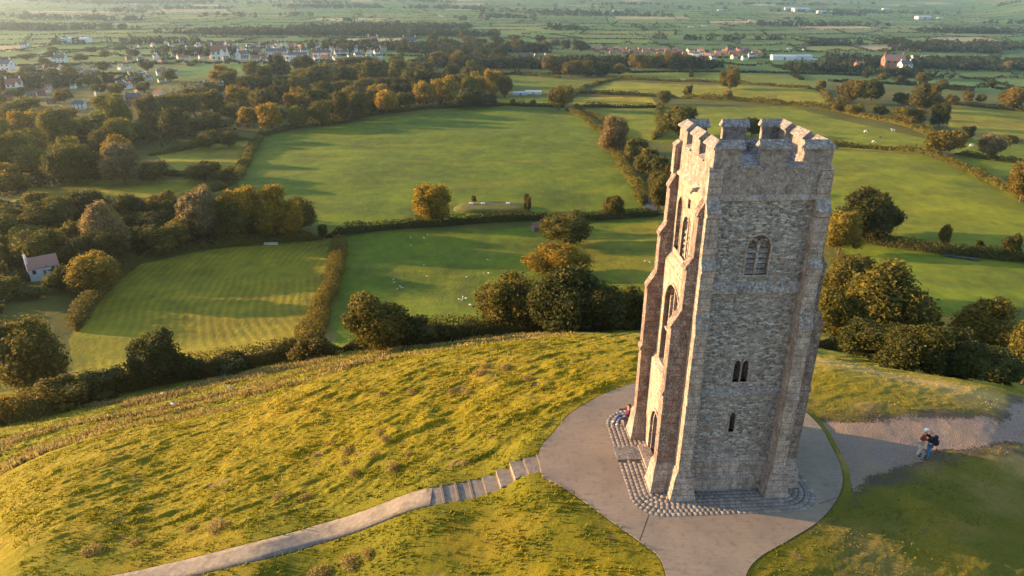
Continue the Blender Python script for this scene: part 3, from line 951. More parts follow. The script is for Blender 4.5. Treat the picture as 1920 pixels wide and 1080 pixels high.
# ------------------------------------------------------------------ the tower (all parts in tower-local metres)
W = 5.09
tower = empty('church_tower', (TX, TY, 0), TYAW)
tag(tower, 'tall roofless medieval stone tower with battlements, buttresses and arched openings on the paved hilltop', 'tower')
def arch_poly(x0, x1, z0, zs, za, n=9, kind='pointed'):
    """outline of an arched opening, counter-clockwise in (x, z)"""
    xm = (x0 + x1) / 2
    pts = [(x0, z0), (x1, z0), (x1, zs)]
    for i in range(1, n):
        t = i / n
        pts.append((x1 + (xm - x1) * (1 - math.cos(t * math.pi / 2)), zs + (za - zs) * math.sin(t * math.pi / 2)))
    pts.append((xm, za))
    for i in range(n - 1, 0, -1):
        t = i / n
        pts.append((x0 + (xm - x0) * (1 - math.cos(t * math.pi / 2)), zs + (za - zs) * math.sin(t * math.pi / 2)))
    pts.append((x0, zs))
    return pts
ON_Y = lambda p, q, t: (p, t, q)         # profile in X-Z, extruded along Y
ON_X = lambda p, q, t: (t, p, q)         # profile in Y-Z, extruded along X
def boolean(me_a, cutters):
    tmp = link('tmp', me_a)
    cs = []
    for c in cutters:
        co = link('cut', c.mesh('cut', None))
        cs.append(co)
        md = tmp.modifiers.new('b', 'BOOLEAN'); md.operation = 'DIFFERENCE'; md.solver = 'EXACT'; md.object = co
    dg = bpy.context.evaluated_depsgraph_get()
    out = bpy.data.meshes.new_from_object(tmp.evaluated_get(dg))
    out.name = me_a.name
    for o_ in cs + [tmp]: bpy.data.objects.remove(o_)
    return out
def shift(poly, dx): return [(x + dx, z) for x, z in poly]
# front (south) openings
bel = arch_poly(2.0, 3.02, 11.75, 13.0, 13.62)
pairL = arch_poly(2.20, 2.51, 6.2, 7.0, 7.38); pairR = arch_poly(2.59, 2.90, 6.2, 7.0, 7.38)
slit = arch_poly(2.38, 2.66, 3.35, 4.2, 4.46)
cut = []
def C_(poly, fn, t0, t1):
    b = MB(); b.prism(poly, fn, t0, t1); cut.append(b)
C_(bel, ON_Y, -.5, .30); C_(bel, ON_Y, W - .30, W + .5)
C_([(p + 0, q) for p, q in pairL], ON_Y, -.5, 1.2); C_(pairR, ON_Y, -.5, 1.2)
C_(slit, ON_Y, -.5, 1.2)
# west openings (profile over Y)
wb = arch_poly(2.05, 3.1, 11.55, 13.0, 13.65); nl = arch_poly(3.45, 4.15, 11.6, 13.7, 14.25); nr_ = arch_poly(1.15, 1.6, 11.75, 13.5, 13.95)
ww = arch_poly(1.35, 3.75, 5.5, 8.9, 10.1); dr_ = arch_poly(1.75, 3.35, -.2, 1.9, 2.85)
C_(wb, ON_X, -1.5, .32); C_(nl, ON_X, -1.5, .28); C_(nr_, ON_X, -1.5, .25)
C_(ww, ON_X, -1.5, .25); C_(dr_, ON_X, -1.5, 1.3)
C_([(2.35, 14.05), (2.75, 14.05), (2.75, 14.5), (2.35, 14.5)], ON_X, -.5, .3)
# east belfry opening + door arch through
C_(wb, ON_X, W - .32, W + .5); C_(dr_, ON_X, W - 1.3, W + .5)
body = MB()
body.box(0, W, 0, W, -.3, 16.64)
room = MB(); room.box(.85, W - .85, .85, W - .85, -.05, 15.9)
well = MB(); well.box(.42, W - .42, .42, W - .42, 16.25, 17.2)
facing = MB()
facing.prism([(-.5, -.3), (.02, -.3), (.02, 11.25), (-.03, 11.25), (-.28, 10.85), (-.28, 5.45), (-.5, 5.15)], ON_Y, .45, 4.62)
# split openings for the main body: sunlit west face takes the lightened ashlar, the rest stays rubble
bme = boolean(body.mesh('wall', M['rubble']), [room, well] + cut)
bme.materials.append(M['pale']); bme.materials.append(M['dark'])
for p in bme.polygons:
    c = p.center
    if abs(p.normal.z) < .5 and .3 < c.x < W - .3 and .3 < c.y < W - .3 and 3 < c.z < 15.9: p.material_index = 0
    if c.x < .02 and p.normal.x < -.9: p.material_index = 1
link('wall', bme, tower)
fme = boolean(facing.mesh('wall_facing', M['pale']), [c for c in cut])
link('wall_facing', fme, tower)
# ashlar band under the battlements, 12 mm proud, round all four sides
bn = MB(); e = .015
for (x0, x1, y0, y1) in ((-e, W + e, -e, .1), (-e, W + e, W - .1, W + e), (-e, .1, .1, W - .1), (W - .1, W + e, .1, W - .1)): bn.box(x0, x1, y0, y1, 15.42, 16.63)
bn.build('parapet_band', M['weathered'], tower)
# string courses and plinth
def band(name, z0, z1, proj, sides='SNE', top_in=0.0, mat='coping'):
    """moulding: vertical lower lip, sloping upper face"""
    lo = z0 + (z1 - z0) * .35
    prof = [(0.02, z0), (-proj, z0), (-proj, lo), (-.004, z1), (0.02, z1)]
    b = MB()
    if 'S' in sides: b.prism(prof, lambda p, q, t: (t, p, q), .3, W - .3)
    if 'N' in sides: b.prism(prof, lambda p, q, t: (t, W - p, q), .3, W - .3)
    if 'E' in sides: b.prism(prof, lambda p, q, t: (W - p, t, q), .3, W - .3)
    if 'W' in sides: b.prism(prof, lambda p, q, t: (p, t, q), .3, W - .3)
    b.build(name, M[mat], tower)
band('string_course', 15.22, 15.46, .14, 'SNEW', mat='ashlar')
band('string_course', 10.90, 11.42, .16)
band('string_course', 5.46, 5.86, .14)
pl = MB()
for f in (lambda p, q, t: (t, p, q), lambda p, q, t: (t, W - p, q), lambda p, q, t: (W - p, t, q)):
    pl.prism([(.02, -.3), (-.26, -.3), (-.26, .74), (-.12, .86), (-.12, 1.62), (-.003, 1.76), (.02, 1.76)], f, .3, W - .3)
pl.build('plinth', M['ashlar'], tower)

# buttresses: profile (projection, height), two per corner
PROF_W = [(-.15, -.3), (1.06, -.3), (1.06, 5.50), (1.13, 5.52), (1.13, 5.68), (1.04, 5.86), (1.04, 9.12), (1.09, 9.13), (1.09, 9.24), (.64, 10.05), (.62, 12.0), (.70, 12.01), (.70, 12.13), (.39, 12.62), (.37, 14.45), (.44, 14.46), (.44, 14.58), (.14, 15.15), (.12, 16.35), (.0, 16.62), (-.15, 16.62)]
PROF_S = [(-.15, -.3), (.78, -.3), (.78, 5.42), (.85, 5.44), (.85, 5.60), (.74, 5.82), (.72, 9.10), (.78, 9.11), (.78, 9.28), (.56, 10.08), (.54, 12.05), (.62, 12.06), (.62, 12.22), (.40, 12.62), (.38, 14.55), (.46, 14.56), (.46, 14.72), (.12, 15.30), (.10, 16.35), (.0, 16.62), (-.15, 16.62)]
def buttress(prof, t0, t1, fn, foot_fn, pr, mat, low=False):
    b = MB()
    b.prism([(p, q) for p, q in prof], fn, t0, t1)
    body_ = b.build('buttress', M[mat], tower)
    f = MB()
    # flared foot: plinth block, sloping shoulders
    def ring(d, w, z): return [foot_fn(-.05, t0 - w, z), foot_fn(d, t0 - w, z), foot_fn(d, t1 + w, z), foot_fn(-.05, t1 + w, z)]
    lv = [(pr + .26, .33, -.3), (pr + .26, .33, .16), (pr + .22, .30, .26), (pr + .14, .20, .9), (pr + .10, .13, 1.38), (pr + .015, .012, 1.66)]
    vs2 = [v for a in lv for v in ring(*a)]
    fs2 = [(3, 2, 1, 0), tuple(4 * (len(lv) - 1) + k for k in range(4))]
    for i in range(len(lv) - 1):
        for k in range(4): fs2.append((i * 4 + k, i * 4 + (k + 1) % 4, (i + 1) * 4 + (k + 1) % 4, (i + 1) * 4 + k))
    f.add(vs2, fs2)
    f.build('foot', M['ashlar'], body_)
    return body_
BW = .60
for (t0, t1) in ((-.15, .45), (W - .45, W + .15)):
    buttress(PROF_S, t0, t1, lambda p, q, t: (t, -p, q), lambda d, t, z: (t, -d, z), .78, 'ashlar')
    buttress(PROF_S, t0, t1, lambda p, q, t: (t, W + p, q), lambda d, t, z: (t, W + d, z), .78, 'ashlar')
for (t0, t1) in ((-.02, .53), (W - .53, W + .02)):
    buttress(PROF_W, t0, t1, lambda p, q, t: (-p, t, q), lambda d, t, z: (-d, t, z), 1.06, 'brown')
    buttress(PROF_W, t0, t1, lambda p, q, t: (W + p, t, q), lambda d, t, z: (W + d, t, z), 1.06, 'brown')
# weathered shoulder stones on each set-off of the front buttresses (they catch lichen)
for (t0, t1) in ((-.15, .45), (W - .45, W + .15)):
    for (za, pa, zb, pb) in ((14.74, .46, 15.30, .12), (12.24, .62, 12.62, .40), (9.30, .78, 10.08, .56)):
        b = MB()
        b.add([(t0 - .02, -pa - .02, za), (t1 + .02, -pa - .02, za), (t1 + .02, -pb - .015, zb), (t0 - .02, -pb - .015, zb),
               (t0 - .02, -pa + .2, za), (t1 + .02, -pa + .2, za), (t1 + .02, -pb + .1, zb - .05), (t0 - .02, -pb + .1, zb - .05)],
              [(0, 1, 2, 3), (7, 6, 5, 4), (0, 4, 5, 1), (1, 5, 6, 2), (2, 6, 7, 3), (3, 7, 4, 0)])
        b.build('set_off', M['coping'], tower)
# a short pilaster beside the far west corner
b = MB(); b.box(-.30, .0, W - .50, W - .06, 15.2, 16.55); b.frustum((-.34, .0, W - .54, W - .02), (-.10, .0, W - .54, W - .02), 16.55, 16.78); b.build('pilaster', M['ashlar'], tower)
# water spout on the west face
b = MB(); b.tube([(.05, 1.3, 15.35), (-.35, 1.3, 15.3), (-.42, 1.3, 15.15)], [.12, .10, .05], 6); b.build('gargoyle', M['ashlar'], tower)

# battlements: merlons with gabled copings, sills in the crenels
T = .42
def ridge(b, a0, a1, fn, z0=17.40, zr=17.76, ov=.11, eo=.10):
    m_ = T / 2
    prof = [(-ov, z0), (T + ov, z0), (T + ov, z0 + .07), (m_ + .02, zr), (m_ - .02, zr), (-ov, z0 + .07)]
    b.prism(prof, fn, a0 - eo, a1 + eo)
SIDES = {'S': (lambda p, q, t: (t, p, q)), 'N': (lambda p, q, t: (t, W - p, q)), 'W': (lambda p, q, t: (p, t, q)), 'E': (lambda p, q, t: (W - p, t, q))}
for s_, fn in SIDES.items():
    b = MB(); b.prism([(0, 16.63), (T, 16.63), (T, 17.40), (0, 17.40)], fn, 2.0, 3.1)
    m_ = b.build('merlon', M['weathered'], tower)
    b = MB(); ridge(b, 2.0, 3.1, fn); b.build('coping', M['coping'], m_)
    for (a0, a1) in ((1.17, 2.0), (3.1, 3.92)):
        b = MB(); b.prism([(-.09, 16.62), (T + .06, 16.62), (T + .06, 16.68), (T * .6, 16.82), (-.09, 16.70)], fn, a0 + .004, a1 - .004)
        b.build('crenel_sill', M['coping'], tower)
for (cx, cy) in ((0, 0), (1, 0), (0, 1), (1, 1)):
    b = MB()
    fx = (lambda v: v) if cx == 0 else (lambda v: W - v)
    fy = (lambda v: v) if cy == 0 else (lambda v: W - v)
    L_ = 1.17
    pts = [(0, 0), (L_, 0), (L_, T), (T, T), (T, L_), (0, L_)]
    b.prism([(fx(x), fy(y)) for x, y in pts], lambda p, q, t: (p, q, t), 16.63, 17.40)
    m_ = b.build('merlon', M['weathered'], tower)
    b = MB()
    m2 = T / 2; ov = .11
    z0, z1, zr = 17.40, 17.47, 17.76
    # L-shaped gabled coping with one mitred corner: cross-sections at end A (along x), corner, end B (along y)
    def sec(kind):
        if kind == 'A': return [(L_ + .1, -ov), (L_ + .1, m2), (L_ + .1, T + ov)]
        if kind == 'C': return [(-ov, -ov), (m2, m2), (T + ov, T + ov)]
        return [(-ov, L_ + .1), (m2, L_ + .1), (T + ov, L_ + .1)]
    vv = []
    for k in 'ACB':
        o_, r_, i_ = sec(k)
        vv += [(*o_, z0), (*o_, z1), (*r_, zr), (*i_, z1), (*i_, z0)]
    ff = []
    for i in range(2):
        for k in range(5): ff.append((i * 5 + k, i * 5 + (k + 1) % 5, (i + 1) * 5 + (k + 1) % 5, (i + 1) * 5 + k))
    ff += [(0, 1, 2, 3, 4), (14, 13, 12, 11, 10)]
    b.add([(fx(x), fy(y), z) for x, y, z in vv], ff)
    b.build('coping', M['coping'], m_)

# window furniture (FR: along the face, height, depth)
FR = {k: (lambda a, z, d, f=f: f(d, z, a)) for k, f in SIDES.items()}
def surround(poly, fn, t0, t1, wdt, mat='ashlar', name='frame', parent=None):
    """ring of dressed stone round an opening"""
    xm = sum(p for p, q in poly) / len(poly); 
    z0 = min(q for p, q in poly); zt = max(q for p, q in poly)
    hw = max(abs(p - xm) for p, q in poly)
    out = [(xm + (p - xm) * (hw + wdt) / hw, z0 - wdt * .8 if abs(q - z0) < 1e-6 else q + wdt * ((q - z0) / (zt - z0))) for p, q in poly]
    n = len(poly)
    b = MB()
    vs2 = [fn(p, q, t0) for p, q in poly] + [fn(p, q, t0) for p, q in out] + [fn(p, q, t1) for p, q in poly] + [fn(p, q, t1) for p, q in out]
    fs2 = []
    for i in range(n):
        k = (i + 1) % n
        fs2 += [(i, k, n + k, n + i), (2 * n + i, 3 * n + i, 3 * n + k, 2 * n + k), (i, 2 * n + i, 2 * n + k, k), (n + i, n + k, 3 * n + k, 3 * n + i)]
    b.add(vs2, fs2)
    return b.build(name, M[mat], parent or tower)
def louvred(fn, x0, x1, z0, zs, za, depth_in, name='belfry_window', nl_=5):
    poly = arch_poly(x0, x1, z0, zs, za)
    fr = surround(poly, fn, -.03, .10, .10, name=name)
    xm = (x0 + x1) / 2
    b = MB(); b.prism([(xm - .06, z0), (xm + .06, z0), (xm + .06, zs + (za - zs) * .45), (xm, zs + (za - zs) * .62), (xm - .06, zs + (za - zs) * .45)], fn, .06, .20); b.build('mullion', M['ashlar'], fr)
    for s in (-1, 1):
        xa, xb = (x0 + .02, xm - .07) if s < 0 else (xm + .07, x1 - .02)
        for k in range(nl_):
            h = (zs - z0) / nl_
            zz = z0 + k * h
            b = MB(); b.add([fn(xa, zz + .02, .08), fn(xb, zz + .02, .08), fn(xb, zz + h * .74, .20), fn(xa, zz + h * .74, .20), fn(xa, zz + .02, .14), fn(xb, zz + .02, .14), fn(xb, zz + h * .74, .26), fn(xa, zz + h * .74, .26)],
                  [(0, 1, 2, 3), (7, 6, 5, 4), (0, 4, 5, 1), (1, 5, 6, 2), (2, 6, 7, 3), (3, 7, 4, 0)])
            b.build('louvre', M['coping'], fr)
        # little arched head of each light, as a filled spandrel plate behind the mullion fork
        hd = arch_poly(xa, xb, zs - .02, zs + .04, zs + .34)
        b = MB()
        n = len(hd)
        top = zs + (za - zs) * .9
        b.prism([(xa, zs + .02)] + [(p, q) for p, q in reversed(hd[2:])] + [(xb, zs + .02), ((xb if s < 0 else xb - .08), zs + .42), ((xa + .10 if s < 0 else xa), zs + .40)], fn, .12, .18)
        b.build('tracery', M['ashlar'], fr)
    return fr
louvred(FR['S'], 2.0, 3.02, 11.75, 13.0, 13.62, .2)
louvred(FR['N'], 2.0, 3.02, 11.75, 13.0, 13.62, .2)
louvred(FR['W'], 2.05, 3.1, 11.55, 13.0, 13.65, .2)
louvred(FR['E'], 2.05, 3.1, 11.55, 13.0, 13.65, .2)
for poly in (pairL, pairR): surround(poly, FR['S'], -.025, .22, .075, name='lancet_frame')
surround(slit, FR['S'], -.02, .2, .07, name='slit_frame')
surround(dr_, FR['W'], -.56, -.3, .16, name='doorway')
surround(dr_, FR['W'], -.42, -.2, -.12, name='doorway')
wf = surround(ww, FR['W'], -.33, -.05, .10, name='west_window')
for x in (1.95, 2.55, 3.15):
    b = MB(); b.box(-.22, .12, x - .055, x + .055, 5.5, 9.35 if x != 2.55 else 9.95); b.build('mullion', M['ashlar'], wf)
for z in (7.3,):
    b = MB(); b.box(-.20, .10, 1.36, 3.74, z, z + .12); b.build('transom', M['ashlar'], wf)
b = MB(); b.prism([(-.30, 5.15), (-.52, 5.15), (-.29, 5.5), (.1, 5.55), (.1, 5.15)], ON_Y, 1.3, 3.8); b.build('window_sill', M['coping'], tower)
surround(nl, FR['W'], -.03, .2, .08, name='niche_frame'); surround(nr_, FR['W'], -.03, .2, .06, name='niche_frame')
b = MB(); b.box(-1.05, -.45, 1.5, 3.6, -.05, .12); b.build('door_step', M['ashlar'], tower)

# ------------------------------------------------------------------ foliage: crowns, hedges, tufts
nprng = np.random.default_rng(7)
def gz_at(x, y): return float(base_h(x, y)[0] + detail_h(np.array([x]), np.array([y]))[0])
def ghit(px, py, rmin=85.0):
    p = hit(px, py, rmin); p[2] = gz_at(p[0], p[1]); return p
def cards(C, N, size, rg, asp=1.0):
    """one four-cornered leaf spray at each centre"""
    n = len(C)
    t = rg.normal(size=(n, 3)); t -= (t * N).sum(1)[:, None] * N; t /= np.linalg.norm(t, axis=1)[:, None] + 1e-9
    b = np.cross(N, t)
    s = (size * rg.uniform(.6, 1.35, n))[:, None] * .5
    k = rg.uniform(.35, .8, (n, 1))
    V = np.stack([C - t * s, C - b * s * k * asp + N * s * .25, C + t * s, C + b * s * k * asp + N * s * .25], 1).reshape(-1, 3)
    F_ = np.arange(4 * n).reshape(n, 4)
    return V, F_
def ico(sub):
    bm = bmesh.new(); bmesh.ops.create_icosphere(bm, subdivisions=sub, radius=1.0)
    v = np.array([x.co[:] for x in bm.verts]); f = np.array([[q.index for q in p.verts] for p in bm.faces]); bm.free(); return v, f
ICO_V, ICO_F = ico(2)
def crown_mesh(name, seed, n_leaf, leaf, low=.14, lobes=16, spread=1.0):
    rg = np.random.default_rng(seed)
    K = lobes
    th = rg.uniform(0, 2 * math.pi, K); rr = np.sqrt(rg.uniform(0, 1, K)) * .34 * spread
    zz = rg.uniform(low + .12, .86, K)
    prof = np.sqrt(np.clip(1 - ((zz - .42) / .62) ** 2, .08, 1))
    C = np.stack([np.cos(th) * rr * prof, np.sin(th) * rr * prof, zz], -1)
    rad = rg.uniform(.10, .21, K)
    rad = np.minimum(rad, 1.0 - C[:, 2]); rad = np.maximum(rad, .08)
    C = np.vstack([C, [[0, 0, .5]]]); rad = np.append(rad, .30)
    w = rad ** 2; w = w / w.sum()
    k = rg.choice(len(C), n_leaf * 2, p=w)
    d = rg.normal(size=(n_leaf * 2, 3)); d /= np.linalg.norm(d, axis=1)[:, None]
    bm_ = 1 + .30 * np.sin(d[:, 0] * 9 + k) * np.sin(d[:, 1] * 8 + 2 * k) * np.sin(d[:, 2] * 9 + 3 * k)
    P = C[k] + d * (rad[k] * bm_ * (.84 + .34 * rg.random(n_leaf * 2) ** 1.6))[:, None]
    # keep the outer ones
    dd = np.linalg.norm(P[:, None] - C[None], axis=2) / rad[None]
    dd[np.arange(len(P)), k] = 9
    keep = (dd.min(1) > .82) & (P[:, 2] > low * .6)
    P, d, k = P[keep][:n_leaf], d[keep][:n_leaf], k[keep][:n_leaf]
    N = d + rg.normal(size=d.shape) * .95; N /= np.linalg.norm(N, axis=1)[:, None]
    V, F_ = cards(P, N, leaf, rg)
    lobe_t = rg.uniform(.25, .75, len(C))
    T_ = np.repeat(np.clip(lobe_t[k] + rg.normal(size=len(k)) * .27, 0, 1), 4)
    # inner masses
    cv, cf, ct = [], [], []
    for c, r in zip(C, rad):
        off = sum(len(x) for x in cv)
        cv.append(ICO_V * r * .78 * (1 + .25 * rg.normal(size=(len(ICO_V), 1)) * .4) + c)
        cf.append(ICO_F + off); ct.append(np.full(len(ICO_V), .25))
    cv, cf = np.vstack(cv), np.vstack(cf)
    cf4 = np.hstack([cf, cf[:, 2:3]])
    me = bpy.data.meshes.new(name)
    verts = np.vstack([V, cv]).astype(np.float32)
    nq, ntri = len(F_), len(cf)
    loops = np.concatenate([F_.ravel(), (cf + len(V)).ravel()]).astype(np.int32)
    me.vertices.add(len(verts)); me.vertices.foreach_set('co', verts.ravel())
    me.loops.add(len(loops)); me.loops.foreach_set('vertex_index', loops)
    me.polygons.add(nq + ntri)
    me.polygons.foreach_set('loop_start', np.concatenate([np.arange(nq) * 4, nq * 4 + np.arange(ntri) * 3]).astype(np.int32))
    me.update(calc_edges=True)
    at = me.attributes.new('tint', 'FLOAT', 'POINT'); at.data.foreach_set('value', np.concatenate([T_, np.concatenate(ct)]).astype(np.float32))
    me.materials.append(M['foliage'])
    return me
def trunk_mesh(seed):
    rg = random.Random(seed)
    b = MB()
    b.tube([(0, 0, -.03), (0, 0, .02), (.01, 0, .2), (.0, .01, .45), (.01, 0, .7)], [.045, .03, .024, .018, .006], 7)
    for k in range(5):
        a = rg.uniform(0, 6.28); h = rg.uniform(.16, .4); l = rg.uniform(.2, .34)
        b.tube([(0, 0, h), (math.cos(a) * l * .5, math.sin(a) * l * .5, h + .12), (math.cos(a) * l, math.sin(a) * l, h + .3)], [.016, .01, .004], 5)
    return b.mesh('trunk', M['bark'])
CROWNS = {'near': [crown_mesh('crown', 100 + i, 7000, .045, lobes=20 + 4 * i, spread=.92 + .06 * (i % 3)) for i in range(5)],
          'mid': [crown_mesh('crown', 200 + i, 2400, .072, lobes=13 + 2 * i, spread=.92 + .06 * (i % 3)) for i in range(6)],
          'far': [crown_mesh('crown', 300 + i, 620, .12, lobes=10 + i) for i in range(4)]}
TRUNKS = [trunk_mesh(i) for i in range(3)]
FC = {'D': (.074, .074, .014), 'G': (.125, .112, .016), 'Y': (.270, .185, .018), 'O': (.155, .120, .018), 'B': (.125, .104, .020), 'P': (.240, .175, .080), 'U': (.090, .040, .025), 'L': (.180, .155, .018)}
trng = random.Random(11)
def tree(px, py, w, h, code, label, group=None, rmin=85, name='broadleaf_tree', sink=.0, pos=None):
    p = ghit(px, py, rmin) if pos is None else pos
    c, s = math.cos(PITCH), math.sin(PITCH)
    t = p[1] * c - (p[2] - CAM_H) * s
    al = math.atan2(CAM_H - p[2], math.hypot(p[0], p[1]))
    wm = w * t / F_PX
    hm = max((h * t / F_PX - .22 * wm * math.sin(al)) / math.cos(al), wm * .38)
    px_h = h * .53
    lod = 'near' if px_h > 34 else 'mid' if px_h > 13 else 'far'
    root = empty(name, (p[0], p[1], p[2] - sink), 0)
    cr = link('crown', trng.choice(CROWNS[lod]), root)
    tr = link('trunk', trng.choice(TRUNKS), root)
    cr.scale = (wm, wm, hm); cr.rotation_euler = (0, 0, trng.uniform(0, 6.28))
    tr.scale = (wm * .9, wm * .9, hm)
    col = FC[code]; v = trng.uniform(.85, 1.15); hue = trng.uniform(-.08, .08)
    cr.color = (col[0] * v * (1 + hue), col[1] * v, col[2] * v * (1 - hue), 1)
    tag(root, label, 'tree', group)
    return root
def hedge_mesh(pts, w, h, leaf, dens, seed, var=.35):
    """leafy strip along world points (n,2)"""
    rg = np.random.default_rng(seed)
    pts = np.asarray(pts, float)
    seg = np.linalg.norm(np.diff(pts, axis=0), axis=1); cum = np.concatenate([[0], np.cumsum(seg)]); L = cum[-1]
    step = max(w * .5, L / 400)
    ss = np.arange(0, L + step, step).clip(0, L)
    cx, cy = np.interp(ss, cum, pts[:, 0]), np.interp(ss, cum, pts[:, 1])
    cx = cx + w * .35 * vnoise(ss / (w * 3), ss * 0 + seed, 3); cy = cy + w * .35 * vnoise(ss / (w * 3), ss * 0 + seed + 9, 4)
    gz = base_h(cx, cy) + detail_h(cx, cy)
    hh = h * (1 + var * 1.7 * fbm(ss / (w * 2.6), ss * 0 + seed, 17, 2))
    ww = w * (1 + var * fbm(ss / (w * 3.1), ss * 0 + seed, 27, 2))
    endt = smooth(0, w * 1.2, ss) * smooth(0, w * 1.2, L - ss)
    hh = hh * (.15 + .85 * endt) * (1 + .35 * vnoise(ss / (w * .9), ss * 0 + seed, 57)); ww = ww * (.1 + .9 * endt)
    tx, ty = np.gradient(cx), np.gradient(cy); l = np.hypot(tx, ty) + 1e-9; tx /= l; ty /= l
    nx, ny = -ty, tx
    m = 7
    V, F_ = [], []
    ang = np.linspace(0, math.pi, m)
    for a in ang:
        o_, z_ = -np.cos(a) * .42, np.sin(a) ** .7 * .86
        V.append(np.stack([cx + nx * ww * o_ * .85, cy + ny * ww * o_ * .85, gz + hh * z_ * .85 - .1], -1))
    V = np.stack(V, 1)
    nseg = len(ss)
    i = np.arange((nseg - 1))[:, None] * m + np.arange(m - 1)[None]
    i = i.ravel()
    F_ = np.stack([i, i + 1, i + 1 + m, i + m], -1)
    Vc = V.reshape(-1, 3)
    n = min(int(L * dens), 26000)
    s = rg.uniform(0, L, n)
    a = rg.uniform(0.05, math.pi - .05, n)
    X, Y, Z = np.interp(s, ss, cx), np.interp(s, ss, cy), np.interp(s, ss, gz)
    H_, W_ = np.interp(s, ss, hh), np.interp(s, ss, ww)
    NX, NY = np.interp(s, ss, nx), np.interp(s, ss, ny)
    jj = rg.uniform(.80, 1.28, n); o_ = -np.cos(a) * .5 * jj; z_ = np.sin(a) ** .7 * jj
    C = np.stack([X + NX * W_ * o_, Y + NY * W_ * o_, Z + H_ * z_], -1)
    N = np.stack([NX * -np.cos(a), NY * -np.cos(a), np.sin(a)], -1) + rg.normal(size=(n, 3)) * .9
    N /= np.linalg.norm(N, axis=1)[:, None]
    cv, cf = cards(C, N, leaf, rg)
    t1 = np.repeat(np.clip(.5 + rg.normal(size=n) * .22 + .5 * vnoise(s / 9, s * 0, seed), 0, 1), 4)
    off = Vc[0].copy()
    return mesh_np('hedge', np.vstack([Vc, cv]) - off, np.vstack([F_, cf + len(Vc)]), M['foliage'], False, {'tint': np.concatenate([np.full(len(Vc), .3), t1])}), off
hseed = [0]
def hedge(pxs, w, h, code, label, group=None, rmin=85, name='hedge', sm=4):
    hseed[0] += 1
    P = np.array([hit(x, y, rmin) for x, y in pxs])
    sp = spline(P[:, :2], sm, False)
    rr = np.hypot(sp[:, 0], sp[:, 1]).mean()
    leaf = max(.42, rr / 620 * 1.5)
    dens = 2.6 * (w + 2 * h) / leaf ** 2 * .9
    me, off = hedge_mesh(sp, w, h, leaf, dens, hseed[0])
    o = link(name, me); o.location = off
    c = FC[code]; o.color = (*c, 1)
    tag(o, label, 'hedge', group)
    return o

